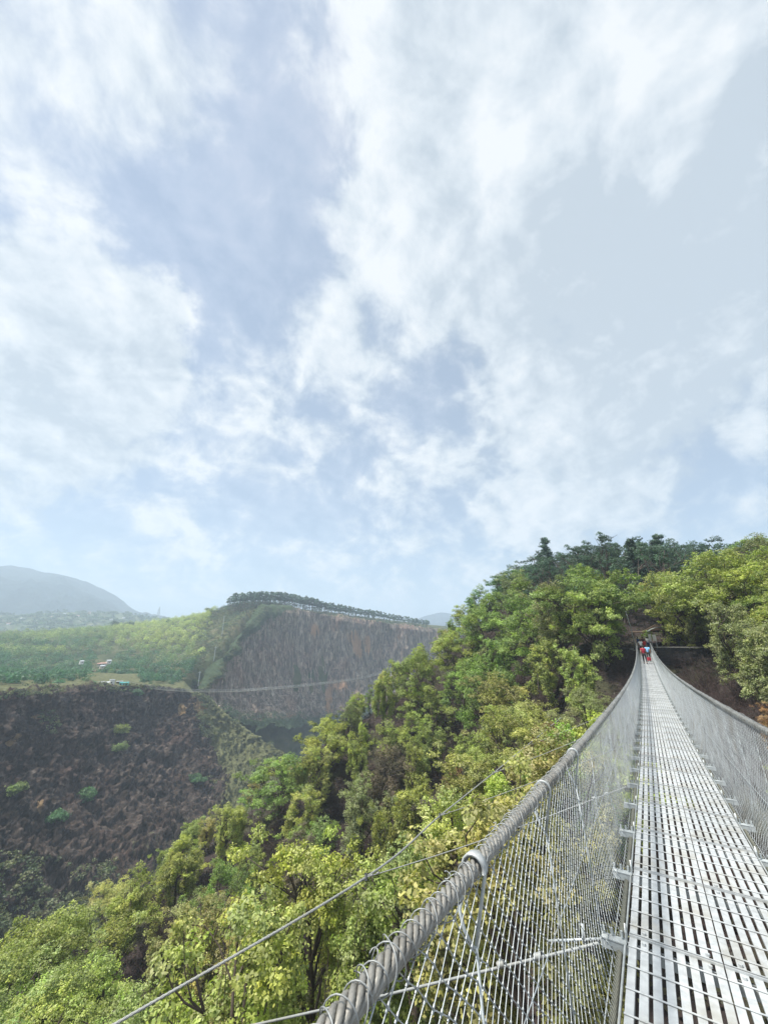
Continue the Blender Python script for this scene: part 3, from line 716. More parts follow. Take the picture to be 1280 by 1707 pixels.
g0, g1 = np.meshgrid(np.linspace(-4200, 2600, 60), np.linspace(-250, 4300, 60), indexing='ij')
tag(link('valley_floor', mesh_np('valley_floor', np.stack([g0, g1, 0 * g0 - 120], -1).reshape(-1, 3), grid_faces(60, 60), M['valley'])), kind='structure')

# ------------------------------------------------------------------ haze
mb = MB(); mb.box((-800, 2025, 127), (6900, 4600, 496))
hz, hnt, hb = mat('haze_air'); hnt.nodes.remove(hb)
pv = hnt.nodes.new('ShaderNodeVolumePrincipled'); pv.inputs['Color'].default_value = (.70, .84, 1, 1); pv.inputs['Density'].default_value = .00048; pv.inputs['Anisotropy'].default_value = .15
hnt.links.new(pv.outputs[0], hnt.nodes['Material Output'].inputs['Volume'])
try: hz.cycles.homogeneous_volume = True
except Exception: pass
tag(mb.build('haze', hz), kind='stuff')

# ------------------------------------------------------------------ foliage
def leaves(C, nrm_, size, g, asp=1.7, droop=.35, tint=None):
    """one bent rhombus per centre"""
    n = len(C)
    nr = nrm_ + g.normal(size=(n, 3)) * .55; nr /= np.linalg.norm(nr, axis=1)[:, None]
    ax = np.cross(nr, g.normal(size=(n, 3))); ax /= np.linalg.norm(ax, axis=1)[:, None] + 1e-9
    ax[:, 2] -= droop; ax /= np.linalg.norm(ax, axis=1)[:, None]
    sd_ = np.cross(nr, ax); sd_ /= np.linalg.norm(sd_, axis=1)[:, None] + 1e-9
    s = size[:, None]
    V = np.stack([C - ax * s * .5 * asp, C + sd_ * s * .5 + nr * s * .12, C + ax * s * .5 * asp, C - sd_ * s * .5 + nr * s * .12], 1).reshape(-1, 3)
    Fc = np.arange(n * 4).reshape(-1, 4)
    return V, Fc, np.repeat(tint, 4, axis=0)
def ball(g, n):
    v = g.normal(size=(n, 3)); return v / np.linalg.norm(v, axis=1)[:, None]
def crown_from_clumps(cl, g, per, lsize, fill=.55, droop=.35, huevar=.5, asp=1.5, spr=.24, nl=15):
    """clump > sprigs on its shell > leaves round each sprig"""
    Cs, Ns, Ss, Ts = [], [], [], []
    for (c, rad, flat) in cl:
        n = max(5, int(per * rad * rad))
        d = ball(g, n); d[:, 2] = np.where(d[:, 2] < -.35, d[:, 2] * g.uniform(-.6, .8, n), d[:, 2])
        q = g.uniform(fill, 1.12, n)
        C = np.asarray(c) + d * (q * rad)[:, None] * [1, 1, flat]
        base = np.array([g.normal(.5, .22 * huevar), g.normal(.52, .17), g.normal(.6, .2)])
        t = base + g.normal(size=(n, 3)) * [.16 * huevar, .16, .14]
        k = nl; sp = spr * g.uniform(.6, 1.25, n)
        o = g.normal(size=(n, k, 3)) * .55; o[..., 2] *= .7
        P = C[:, None] + o * sp[:, None, None]
        Cs.append(P.reshape(-1, 3)); Ns.append((d[:, None] * .6 + o * .5 + [0, 0, .75]).reshape(-1, 3))
        Ss.append(g.uniform(.65, 1.25, n * k) * lsize)
        Ts.append((t[:, None] + g.normal(size=(n, k, 3)) * [.10 * huevar, .09, .1]).reshape(-1, 3))
    C = np.concatenate(Cs)
    return leaves(C, np.concatenate(Ns), np.concatenate(Ss), g, asp, droop, np.clip(np.concatenate(Ts), 0, 1))
def limb(g, a, b, bend=.15, n=6):
    t = np.linspace(0, 1, n)[:, None]; L = np.linalg.norm(np.array(b) - a)
    off = g.normal(size=3) * bend * L; return np.asarray(a) * (1 - t) + np.asarray(b) * t + off * np.sin(np.pi * t) * .5

def broadleaf(seed, H, Wd, kind, per=40, lsize=.102):
    """returns trunk mesh and crown mesh, base at the origin"""
    g = np.random.default_rng(seed); tp = []; cl = []
    top = np.array([g.normal(0, .5), g.normal(0, .5), H * .8])
    main = limb(g, np.array([0., 0, -1.2]), top, .08, 10)
    tp.append(sweep(main, np.linspace(.02, .006, 10) * H, 7))
    nl = {'round': 11, 'drape': 9, 'open': 8, 'tall': 10, 'dome': 17}[kind]
    for k in range(nl):
        a = k * 2.4 + g.uniform(-.4, .4); zz_ = g.uniform(.35, .95) if kind != 'drape' else g.uniform(.5, .98)
        st = main[int(np.clip(zz_ * 7, 2, 9))]
        if kind == 'dome': zz_ = .25 + .72 * (k / nl) ** .8
        rr = Wd * .5 * (1.0 - abs(zz_ - .62) ** 1.5 * 1.3) * g.uniform(.55, 1.05)
        e = np.array([math.cos(a) * rr, math.sin(a) * rr, H * (zz_ * .82 + g.uniform(.02, .14))])
        p = limb(g, st, e, .2, 7); tp.append(sweep(p, np.linspace(.009, .003, 7) * H, 5))
        rad = g.uniform(.75, 1.2) * Wd * .155
        cl.append((e, rad * .85, .7))
        for q in range(g.integers(3, 6)):
            o = e + g.normal(size=3) * [rad * 1.15, rad * 1.15, rad * .75]; cl.append((o, rad * g.uniform(.38, .68), g.uniform(.55, .85)))
            tw = limb(g, p[4], o, .2, 4); tp.append(sweep(tw, np.linspace(.004, .0015, 4) * H, 4))
        if kind == 'drape' or (kind == 'tall' and g.random() < .5):
            z = e[2]; c = e.copy(); r2 = rad * .8
            while z > H * g.uniform(.08, .4):
                z -= r2 * .85; c = c + g.normal(size=3) * [.22, .22, 0]; c[2] = z; r2 *= g.uniform(.86, 1.0); cl.append((c.copy(), max(r2, .38), 1.15))
    cl.append((top + [0, 0, H * .1], Wd * .17, .9)); cl.append((top + g.normal(size=3) * .6, Wd * .2, .8))
    if kind == 'open': cl = [c for c in cl if g.random() < .72]
    V, Fc, T = crown_from_clumps(cl, g, per * (8. / Wd) ** .5, lsize)
    # vines that hang below the boughs
    if kind in ('drape', 'tall'):
        Vv = []
        for c, rad, fl in cl[::2]:
            x = c + g.normal(size=3) * [rad * .5, rad * .5, 0]; n = 14; z = x[2] - np.linspace(0, g.uniform(1, 3.5), n)
            Vv.append(sweep(np.stack([x[0] + .06 * np.sin(z * 3), x[1] + .06 * np.cos(z * 2), z], 1), .014, 3))
        tp += Vv
    tv, tf = join(tp)
    return mesh_np('trunk', tv, tf, M['bark'], True), mesh_np('crown', V, Fc, M['leaf'], False, {'tint': T})
def conifer(seed, H, Wd, low=.25, per=1., ls=.17):
    g = np.random.default_rng(seed); tp = [sweep(limb(g, np.array([0, 0, -1.5]), np.array([g.normal(0, .3), g.normal(0, .3), H]), .03, 10), np.linspace(.016, .003, 10) * H, 7)]; cl = []
    z = H * low
    while z < H:
        f = (z / H - low) / (1 - low); rr = Wd * .5 * (1 - f) ** .6 * (.5 + .5 * min(1, f * 4)) + .25
        for k in range(g.integers(3, 6)):
            a = g.uniform(0, 6.28); r = rr * g.uniform(.55, 1.1); e = np.array([math.cos(a) * r, math.sin(a) * r, z + g.uniform(-.1, .5) + r * .15])
            tp.append(sweep(limb(g, np.array([0, 0, z]), e, .1, 5), np.linspace(.05, .012, 5), 4))
            for q in (.55, .8, 1.0): cl.append((np.array([0, 0, z]) * (1 - q) + e * q + g.normal(size=3) * .15, g.uniform(.5, .95) * (Wd / 6), .7))
        z += H * .05 * g.uniform(.7, 1.3)
    V, Fc, T = crown_from_clumps(cl, g, 26 * per, ls, .3, .15, .3, 2.4, .34, 9)
    tv, tf = join(tp); return mesh_np('trunk', tv, tf, M['pinebark'], True), mesh_np('crown', V, Fc, M['needle'], False, {'tint': T})
def bare_bush(seed, H, Wd, n=46):
    g = np.random.default_rng(seed); A, B, r = [], [], []
    for k in range(n):
        a = g.uniform(0, 6.28); st = np.array([math.cos(a), math.sin(a), 0]) * g.uniform(0, Wd * .25); st[2] = -.2
        e = np.array([math.cos(a) * Wd * .5 * g.uniform(.2, 1), math.sin(a) * Wd * .5 * g.uniform(.2, 1), H * g.uniform(.5, 1)])
        p = limb(g, st, e, .2, 6)
        for i in range(5): A.append(p[i]); B.append(p[i + 1]); r.append(.022 - .0035 * i)
        for q in range(6):
            i = g.integers(1, 6); s2 = p[i]; e2 = s2 + g.normal(size=3) * [.45, .45, .35] + [0, 0, .15]
            A.append(s2); B.append(e2); r.append(.009)
    return mesh_np('bare_bush', *prisms(A, B, np.array(r), 3), M['twig'])
BL = {'round': [broadleaf(100 + i, 9.5, 8.0, 'round') for i in range(4)], 'drape': [broadleaf(120 + i, 10.4, 5.0, 'drape') for i in range(5)],
      'open': [broadleaf(140 + i, 8.5, 6.5, 'open') for i in range(3)], 'tall': [broadleaf(160 + i, 13.0, 8.0, 'tall') for i in range(4)]}
BL['dome'] = [broadleaf(190 + i, 9.8, 8.6, 'dome', 42, .108) for i in range(4)]
CO = [conifer(200 + i, 17, 6.0, .22, .75) for i in range(4)]
BL['feather'] = [broadleaf(180 + i, 13.0, 6.5, 'open', 26, .13) for i in range(4)]
BB = [bare_bush(300 + i, 2.4, 3.2) for i in range(4)]

LIME = (.37, .45, .12); YEL = (.43, .44, .15); MID = (.26, .39, .10); DEEP = (.12, .25, .08); OLIVE = (.28, .32, .14); DRY = (.17, .155, .10); RUST = (.36, .25, .12); TEAL = (.04, .105, .055)
DARK = (.085, .15, .105)
trees = []          # dicts: px, py, kind, zone, object
def put_tree(name, protos, x, y, z, sc, colr, kind, rz=None, cat='tree'):
    e = empty(name, (x, y, z), random.uniform(0, 6.28) if rz is None else rz); e.scale = (sc, sc, sc * random.uniform(.92, 1.1))
    tr, cr = random.choice(protos)
    link('trunk', tr, e); c = link('crown', cr, e)
    f = random.uniform(.85, 1.15); c.color = (colr[0] * f * random.uniform(.92, 1.08), colr[1] * f, colr[2] * f, 1)
    q = proj((x, y, z + 6 * sc))[0]
    trees.append(dict(o=e, px=q[0], py=q[1], kind=kind, cat=cat)); return e
def hz1(x, y): return float(hill_z(np.array([x]), np.array([y]))[0])
# distance from the bridge centre line in plan
def to_bridge(x, y): s = x * SY + y * CY; return x * CY - y * SY - (L0 + .5), s
GAPS = [(600, 1300, 40, 60), (430, 1460, 34, 60), (560, 1500, 40, 50), (250, 1540, 26, 40), (690, 1180, 26, 40), (790, 1230, 26, 36), (590, 1330, 38, 75), (470, 1420, 30, 60), (520, 1560, 45, 60), (590, 1640, 40, 55), (700, 1500, 20, 50), (880, 1150, 28, 40), (720, 1330, 24, 44), (1180, 1120, 90, 40), (1040, 1120, 28, 32), (1030, 1180, 40, 26), (640, 1430, 18, 40), (330, 1560, 22, 30)]
def in_gap(px, py): return any(((px - a) / c) ** 2 + ((py - b) / d) ** 2 < 1.5 for a, b, c, d in GAPS)
placed = []
def free(x, y, r): return all((x - a) ** 2 + (y - b) ** 2 > (r + q) ** 2 * .25 for a, b, q in placed)
PLAN = []
def mark(px, ytop, D, form, colr, kind, width=None, sc=None):
    p = at(px, ytop, D); x, y = p[0], p[1]; z = hz1(x, y); Hs = {'round': 10.2, 'drape': 10.4, 'open': 8.8, 'tall': 13.6, 'dome': 10.3}[form]
    k = max(.35, (p[2] - z) / Hs) if sc is None else sc
    placed.append((x, y, 5.5 * max(k, .6))); e = put_tree('broadleaf_tree', BL[form], x, y, z, k, colr, kind)
    if width: e.scale = (width / 8., width / 8., k)
mark(965, 936, 64, 'dome', MID, 'mid', 11.5); mark(925, 965, 66, 'dome', OLIVE, 'olive', 8); mark(985, 968, 62, 'dome', LIME, 'lime', 7)
mark(1165, 915, 66, 'dome', LIME, 'lime', 11.5); mark(1120, 950, 68, 'dome', LIME, 'lime', 9); mark(1235, 935, 62, 'dome', LIME, 'lime', 10); mark(1265, 893, 84, 'dome', MID, 'mid', 10)
mark(860, 975, 84, 'dome', MID, 'mid', 9); mark(800, 1010, 88, 'dome', MID, 'mid', 9); mark(880, 1010, 72, 'dome', MID, 'mid', 8); mark(830, 1060, 74, 'drape', MID, 'mid', 8)
mark(755, 1050, 88, 'dome', LIME, 'lime', 8); mark(800, 1090, 70, 'dome', MID, 'mid', 8); mark(900, 1060, 62, 'drape', LIME, 'lime', 7); mark(960, 1075, 52, 'drape', LIME, 'lime', 6)
mark(1205, 1000, 53, 'drape', OLIVE, 'olive', 7); mark(1262, 1030, 47, 'drape', OLIVE, 'olive', 7); mark(1165, 985, 63, 'drape', OLIVE, 'olive', 5)
KEEP = [(1118, 1066, 66), (1100, 1060, 70), (1140, 1080, 62)]
for a in ((118, 1500, 45, 'dome', LIME, 'lime', 7.5), (225, 1440, 52, 'drape', LIME, 'lime', 7), (45, 1575, 40, 'dome', LIME, 'lime', 7), (185, 1575, 37, 'drape', LIME, 'lime', 6.5), (90, 1640, 33, 'dome', LIME, 'lime', 6), (310, 1390, 60, 'drape', LIME, 'lime', 7),
          (390, 1335, 66, 'drape', LIME, 'lime', 6.5), (470, 1258, 74, 'dome', MID, 'mid', 8.5), (420, 1400, 58, 'drape', LIME, 'lime', 5.5), (300, 1500, 45, 'drape', YEL, 'yellow', 6), (545, 1195, 80, 'dome', LIME, 'lime', 8), (640, 1110, 84, 'drape', LIME, 'lime', 7), (690, 1230, 66, 'drape', LIME, 'lime', 5.5), (600, 1200, 74, 'drape', LIME, 'lime', 6),
          (490, 1570, 31, 'drape', LIME, 'lime', 3.6), (650, 1340, 46, 'drape', LIME, 'lime', 5), (760, 1290, 46, 'drape', YEL, 'yellow', 5), (690, 1080, 86, 'dome', LIME, 'lime', 7.5)): mark(*a)
cand = np.stack([rng.uniform(-48, 95, 14000), rng.uniform(14, 150, 14000)], 1)
cz = hill_z(cand[:, 0], cand[:, 1]); dsil = signed(cand[:, 0], cand[:, 1], edge_line)
kinds_n = {}
for (x, y), z, ds in zip(cand, cz, dsil):
    if ds > 11: continue
    lat, s = to_bridge(x, y)
    q = proj((x, y, z + 4))[0]; px, py, zc = q
    if zc < 8 or px < -140 or px > 1420 or py > 1900: continue
    if -3.4 < lat < 3.4 and -5 < s < S_END + 7: continue
    if abs(lat) < 6 and s < S_END - 6 and s > 0 and z + 9 > prof(s) - .5 and abs(lat) < 5.2: continue
    if in_gap(px, py): continue
    if 1062 < px < 1150 and s < S_END + 7 and s > 40: continue
    far = (y > 78 and x > 24) or (s > S_END + 9 and x > 38)
    if len(placed) > 285: break
    if px < 885: far = False
    # choose a kind by where it stands
    u = random.random()
    if far:
        if not free(x, y, 4.2) or px > 1330 or y > 136: continue
        placed.append((x, y, 4.2)); want = 886 + max(0, 1010 - px) * .22 + random.uniform(0, 26); top = at(px, want, math.hypot(x, y))[2]; hh = np.clip(top - z + random.choice([-3.5, -1.5, 0, 0, .8]), 7, 19)
        if random.random() < .03: put_tree('pine_tree', CO, x, y, z, hh / 17.5, DARK, 'dark pine')
        else: put_tree('broadleaf_tree', BL['feather'], x, y, z, hh / 13.2, DARK, 'dark')
        continue
    nearb = abs(lat) < 9 and s < 45
    rad = 5.2 if not nearb else 4.2
    if s > 50: rad = 5.4
    if not free(x, y, rad): continue
    hmax = None
    if abs(lat) < 9 and 0 < s < S_END - 4: hmax = max(2.5, prof(s) - z - 1.2)
    if lat > 0 and s < 46: hmax = min(hmax or 99, 5.0)
    left = px < 330
    if left: kind, colr = random.choice([('lime', LIME), ('lime', LIME), ('lime', LIME), ('lime', LIME), ('yellow', YEL), ('mid', MID)])
    elif px < 760: kind, colr = random.choice([('lime', LIME), ('mid', MID), ('lime', LIME), ('olive', OLIVE), ('dry', DRY), ('lime', LIME), ('yellow', YEL)])
    elif py > 1150: kind, colr = random.choice([('lime', LIME), ('yellow', YEL), ('olive', OLIVE), ('yellow', YEL), ('lime', LIME), ('mid', MID), ('dry', DRY), ('rust', RUST)])
    elif px < 1010: kind, colr = random.choice([('mid', MID), ('mid', MID), ('lime', LIME), ('deep', DEEP), ('olive', OLIVE), ('deep', DEEP)])
    else: kind, colr = random.choice([('lime', LIME), ('lime', LIME), ('mid', MID), ('olive', OLIVE)])
    if kind == 'dry' and py < 1260: kind, colr = 'lime', LIME
    form = random.choice(['round', 'drape', 'drape', 'drape', 'drape', 'drape', 'open', 'tall']) if s < 44 else random.choice(['round', 'tall', 'tall', 'drape'])
    sc = random.uniform(.72, 1.08) * (.55 if kind == 'rust' else 1)
    Hs = {'round': 9.5, 'drape': 10, 'open': 8.5, 'tall': 13}[form]
    lim_y = np.interp(px, [-200, 0, 180, 250, 330, 400, 430, 480, 560, 640, 720, 800, 890, 960], [1720, 1600, 1468, 1415, 1350, 1325, 1290, 1248, 1182, 1108, 1058, 982, 925, 925]) + random.uniform(-6, 16)
    if px < 960:
        for _ in range(40):
            if proj((x, y, z + Hs * 1.06 * sc))[0, 1] >= lim_y: break
            sc *= .95
        if sc < .33: continue
    if hmax is not None:
        sc = min(sc, hmax / (Hs * 1.12))
        if sc < .28: continue
    placed.append((x, y, rad * max(.5, min(1, sc / .85))))
    put_tree('broadleaf_tree', BL[form], x, y, z, sc, colr, kind)
print('TREES', len(trees))
# bare bushes in the gaps
nb2 = 0
bushes = []
for (x, y), z, ds in zip(cand[::-1], cz[::-1], dsil[::-1]):
    if nb2 >= 240: break
    if ds > 6: continue
    q = proj((x, y, z + 1))[0]
    if q[2] < 8 or not (-20 < q[0] < 1300) or q[1] > 1760: continue
    lat, s = to_bridge(x, y)
    g_ = in_gap(q[0], q[1])
    if not g_ and random.random() > .10 and not (lat > 0 and s < 60): continue
    if abs(lat) < 2.5 and z + 3 > prof(max(0, min(s, S_END))) - .5: continue
    if any((x - a) ** 2 + (y - b) ** 2 < 2.0 for a, b in bushes): continue
    bushes.append((x, y)); nb2 += 1
    o = link('bare_bush', random.choice(BB), None, (x, y, z - .1), (0, 0, random.uniform(0, 6.28)), random.uniform(.7, 1.35))
    trees.append(dict(o=o, px=q[0], py=q[1], kind='bare', cat='bush'))

# undergrowth: leaf litter, seedlings and dry stalks that nobody could count
g = np.random.default_rng(77)
n = 16000
ux = g.uniform(-50, 75, n); uy = g.uniform(12, 115, n); uz = hill_z(ux, uy); lat = ux * CY - uy * SY
keep = (signed(ux, uy, edge_line) < 9); ux, uy, uz = ux[keep], uy[keep], uz[keep]; n = len(ux); k = 7
C = np.stack([ux, uy, uz], 1)[:, None] + g.normal(size=(n, k, 3)) * [.35, .35, .16] + [0, 0, .22]
tn = np.clip(np.repeat(np.stack([g.normal(.5, .25, n), g.normal(.45, .25, n), g.normal(.5, .2, n)], 1), k, 0), 0, 1)
V, Fc, T = leaves(C.reshape(-1, 3), np.tile([0, 0, 1.], (n * k, 1)), g.uniform(.10, .24, n * k), g, 1.7, .1, tn)
me = mesh_np('undergrowth', V, Fc, M['leaf'], False, {'tint': T}); o = link('undergrowth', me); o.color = (.07, .068, .04, 1); tag(o, kind='stuff')
n = 9000; i = g.integers(0, len(ux), n); A = np.stack([ux[i], uy[i], uz[i] - .05], 1) + g.normal(size=(n, 3)) * [.5, .5, 0]; B = A + np.stack([g.normal(0, .35, n), g.normal(0, .35, n), g.uniform(.5, 1.9, n)], 1)
tag(link('dry_stalks', mesh_np('dry_stalks', *prisms(A, B, .013, 3), M['twig'])), kind='stuff')

# ------------------------------------------------------------------ far side: forest, pines, scrub, houses
def forest_mat():
    m = M['leaf'].copy(); m.name = 'forest_leaf'; nt = m.node_tree
    a = nt.nodes.new('ShaderNodeAttribute'); a.attribute_name = 'hue'
    hs = [n for n in nt.nodes if n.type == 'HUE_SAT'][0]; nt.links.new(a.outputs['Color'], hs.inputs['Color']); return m
M['forest'] = forest_mat()
def tree_mass(name, pts, heights, widths, cols_, per, lsz, seed, kindtag='stuff'):
    g = np.random.default_rng(seed); n = len(pts)
    k = per; d = ball(g, n * k).reshape(n, k, 3); d[..., 2] = np.abs(d[..., 2]) * 1.15 - .25
    lump = 1 + .42 * vnoise((d * 2.1 + np.arange(n)[:, None, None] * 7.3).reshape(-1, 3), seed).reshape(n, k)
    rr = g.uniform(.72, 1.03, (n, k)) * lump
    C = np.asarray(pts)[:, None] + d * rr[..., None] * np.stack([widths / 2, widths / 2, heights * .48], 1)[:, None] + np.stack([0 * heights, 0 * heights, heights * .5], 1)[:, None]
    t = np.clip(g.normal(.5, .12, (n, 1, 3)) + g.normal(0, .13, (n, k, 3)), 0, 1).reshape(-1, 3)
    V, Fc, T = leaves(C.reshape(-1, 3), d.reshape(-1, 3) + [0, 0, .5], g.uniform(.7, 1.3, n * k) * lsz, g, 1.3, .2, t)
    hue = np.repeat(np.repeat(np.asarray(cols_), k, 0), 4, 0)
    return tag(link(name, mesh_np(name, V, Fc, M['forest'], False, {'tint': T, 'hue': hue})), kind=kindtag)
g = np.random.default_rng(91)
pts, hts, wds, cls = [], [], [], []
cx_ = g.uniform(-420, 40, 60000); cy_ = g.uniform(150, 800, 60000); cz_ = plat_z(cx_, cy_); q = proj(np.stack([cx_, cy_, cz_], 1)); ds = signed(cx_, cy_, rimline)
patch = fbm(np.stack([cx_ * .02, cy_ * .02, 0 * cx_], 1), 3, 12)
cellmap = {}
HOUSE_PX = [(172, 1106, 17, 9), (155, 1121, 9, 5), (136, 1104, 7, 5), (192, 1136, 40, 9)]
for x, y, z, (px, py, zc), d, pt in zip(cx_, cy_, cz_, q, ds, patch):
    if d < 9 or px < -60 or zc < 50: continue
    lim = 352 - max(0, py - 1020) * .36
    if px > lim + g.normal(0, 5): continue
    if any(abs(px - a) < c and abs(py - b - 2) < d2 for a, b, c, d2 in HOUSE_PX): continue
    if py > 1133 and g.random() < .6: continue
    D = math.hypot(x, y); sp = 4.6 if D < 480 else 6.5
    key = (int(x // sp), int(y // sp))
    if key in cellmap: continue
    cellmap[key] = 1
    if len(pts) > 3600: break
    hgt = g.uniform(5.5, 10) * (1.0 if py < 1125 else .7); pts.append((x, y, z - .5)); hts.append(hgt * g.uniform(.9, 1.25)); wds.append(hgt * g.uniform(.7, .95))
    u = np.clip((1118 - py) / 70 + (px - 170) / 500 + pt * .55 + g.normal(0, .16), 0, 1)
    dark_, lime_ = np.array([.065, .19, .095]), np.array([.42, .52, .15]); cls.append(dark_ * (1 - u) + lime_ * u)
print('FOREST', len(pts))
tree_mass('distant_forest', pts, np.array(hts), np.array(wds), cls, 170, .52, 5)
# scattered trees and hedges of the terraces
P = PT.reshape(-1, 3); i = g.integers(0, len(P), 5200); i = i[(proj(P[i])[:, 0] > -80) & (proj(P[i])[:, 0] < 330) & (P[i][:, 2] > -25)]
pp = P[i] + g.normal(size=(len(i), 3)) * [4, 4, 0]; h_ = g.uniform(4, 10, len(i))
tree_mass('terrace_trees', pp, h_, h_ * 1.3, np.tile([.07, .125, .06], (len(i), 1)) * g.uniform(.7, 1.6, (len(i), 1)), 16, 3., 6)

def near_px(P, x, y, vmin=8):
    A = P[:, vmin:].reshape(-1, 3); q = proj(A); d = (q[:, 0] - x) ** 2 + (q[:, 1] - y) ** 2
    k = np.argsort(d)[:6]; k = k[np.argmin(q[k, 2])]; return A[k]
# scrub clinging to the cliffs and the grassy spur
pts, hts, cls = [], [], []
n_u, n_v = PG.shape[:2]
for k in range(15000):
    i, j = g.integers(0, n_u), g.integers(8, n_v); p = PG[i, j]; u = i / n_u; v = (j - 8) / (n_v - 8); w = .15
    if u > .6: w = .40 * (1.2 - v)
    qx, qy, _z = proj(p)[0]
    if v > .6 and qx < 200 and qy > 1430: w = max(w, .7)
    if v < .05: w = max(w, .5)
    if vnoise(np.array([p * .06]), 4)[0] * .5 + .4 < 1 - w * 1.3: continue
    if g.random() > .75: continue
    pts.append(p); hts.append(g.uniform(.7, 2.2) * (1.2 if u > .6 else 1)); t = g.random(); cls.append(np.array([.06, .11, .05]) * (1 - t) + np.array([.24, .26, .13]) * t)
n_u, n_v = PB.shape[:2]
for k in range(9000):
    i, j = g.integers(0, n_u), g.integers(0, n_v); p = PB[i, j]; u = i / n_u; v = (j - 8) / (n_v - 8)
    w = .02 + (.9 if v > .93 else 0) + (.55 if u < .42 and v < .25 else 0) + (.5 if j < 9 and u > .4 else 0)
    if g.random() > w: continue
    big = v > .93
    pts.append(p); hts.append(g.uniform(3, 7) if big else g.uniform(1, 3)); cls.append(np.array([.045, .095, .05]) * g.uniform(.7, 1.5) if big or u > .42 else np.array([.11, .12, .06]) * g.uniform(.6, 1.5))
# dry grass and bushes on the open ridge left of the tall cliff
kx = g.uniform(-260, -110, 16000); ky = g.uniform(270, 520, 16000); kz = plat_z(kx, ky); kq = proj(np.stack([kx, ky, kz], 1)); kd = signed(kx, ky, rimline)
for x, y, z, (px, py, zc), d in zip(kx, ky, kz, kq, kd):
    lim = 352 - max(0, py - 1020) * .36
    if d < 1 or px < lim - 3 or px > 470: continue
    if py > 1108 and g.random() < .9: continue
    if g.random() < .5: continue
    t = g.random(); pts.append((x, y, z)); hts.append(g.uniform(.8, 2.2) if t < .8 else g.uniform(2.5, 4.5)); cls.append(np.array([.12, .125, .065]) * g.uniform(.6, 1.4) if t < .8 else np.array([.05, .12, .055]))
bx_ = [378, 392, 436, 474, 518, 548, 582, 625, 666, 716]; by_ = [1014, 1013, 1012.5, 1013, 1019.5, 1026, 1030, 1035, 1041, 1047.5]; bD_ = [455, 450, 442, 464, 482, 494, 508, 524, 540, 560]
for k in range(150):
    x = g.uniform(376, 718); pts.append(at(x, np.interp(x, bx_, by_) + .5, np.interp(x, bx_, bD_) + g.uniform(0, 14))); hts.append(g.uniform(1.5, 3.2) if g.random() < .75 else g.uniform(3.5, 6)); cls.append(np.array([.06, .115, .07]) * g.uniform(.6, 1.4))
hts = np.array(hts)
tree_mass('scrub', pts, hts, hts * 1.5, cls, 26, .45, 8)

# single bushes and trees that stand out on the far side
def small_tree(name, p, hgt, wd, c, label, cat='bush', trunk=True, per=420, ls=.4):
    e = empty(name, tuple(p)); tag(e, label, cat); gg = np.random.default_rng(int(abs(p[0]) * 7) % 9999)
    cl = [(np.array([gg.normal(0, wd * .22), gg.normal(0, wd * .22), hgt * gg.uniform(.45, .85)]), wd * gg.uniform(.2, .34), .8) for _ in range(9)]
    V, Fc, T = crown_from_clumps(cl, gg, 30 * 4 / (wd * .27) ** 2 * .35, ls, .4, .25, .4, 1.4, ls * 1.6, 8)
    o = link('crown', mesh_np('crown', V, Fc, M['leaf'], False, {'tint': T}), e); o.color = (*c, 1)
    if trunk:
        tp = [sweep(np.array([[0, 0, -1.], [0.1, 0, hgt * .4], [0, .1, hgt * .8]]), np.array([.04, .03, .01]) * hgt, 6)] + [sweep(limb(gg, np.array([0, 0, hgt * .3]), c_2[0], .1, 5), np.linspace(.018, .006, 5) * hgt, 4) for c_2 in cl]
        link('trunk', mesh_np('trunk', *join(tp), M['bark'], True), e)
    return e
for x, y, hgt, wd, c, lab in ((205, 1222, 4.5, 7.5, (.26, .34, .08), 'bright green bush with wide crown clinging to the middle of the dark cliff'),
                              (199, 1250, 4, 5.5, (.20, .29, .09), 'feathery green bush just under the bright wide bush on the dark cliff'),
                              (143, 1335, 5, 5.5, (.07, .19, .06), 'deep green bush standing low on the dark cliff, left of centre'),
                              (92, 1370, 4, 5, (.08, .21, .08), 'small deep green bush beside the pale rock streak low on the dark cliff'),
                              (330, 1305, 4.5, 6, (.09, .20, .08), 'green bush on the dark cliff below the grassy spur'),
                              (226, 1158, 4.5, 5, (.09, .19, .09), 'rounded dark green bush just below the cliff rim under the far bridge'),
                              (20, 1322, 3.5, 4, (.18, .26, .07), 'sparse yellow green bush at the left edge of the dark cliff')):
    p = near_px(PG, x, y + 5); small_tree('bush', p - np.array([0, 0, .4]), hgt, wd, c, lab)
for x, y, D, hgt, wd, c, lab in ((348, 1020, 510, 9, 9, (.06, .12, .07), 'tall dark tree breaking the skyline just left of the pine row'), (330, 1022, 520, 7, 9, (.06, .12, .07), 'round dark tree on the skyline, second left of the pine row'), (312, 1029, 560, 7, 9, (.06, .12, .07), 'low dark tree on the skyline at the lime forest top'),
                                 (192, 1050, 640, 13, 12, (.04, .10, .06), 'tall dark tree standing above the lime forest edge below the terraces'), (212, 1052, 640, 9, 15, (.04, .10, .06), 'broad dark tree beside the tall dark one below the terraces'), (280, 1036, 600, 8, 5, (.05, .11, .06), 'slim dark tree on the forest skyline where the mountain slope ends'),
                                 (330, 1118, 325, 7, 5, (.09, .17, .07), 'green tree at the upper edge of the pale meadow'), (355, 1112, 335, 5, 4, (.05, .14, .07), 'small dark tree on the pale meadow ridge'), (372, 1088, 358, 6, 6, (.05, .15, .08), 'dark green tree on the ridge in front of the tall cliff')):
    p = at(x, y, D); z = float(plat_z(np.array([p[0]]), np.array([p[1]]))[0]); small_tree('broadleaf_tree', (p[0], p[1], min(z, p[2] + 3) if D > 400 else z), hgt, wd, c, lab, 'tree', True)

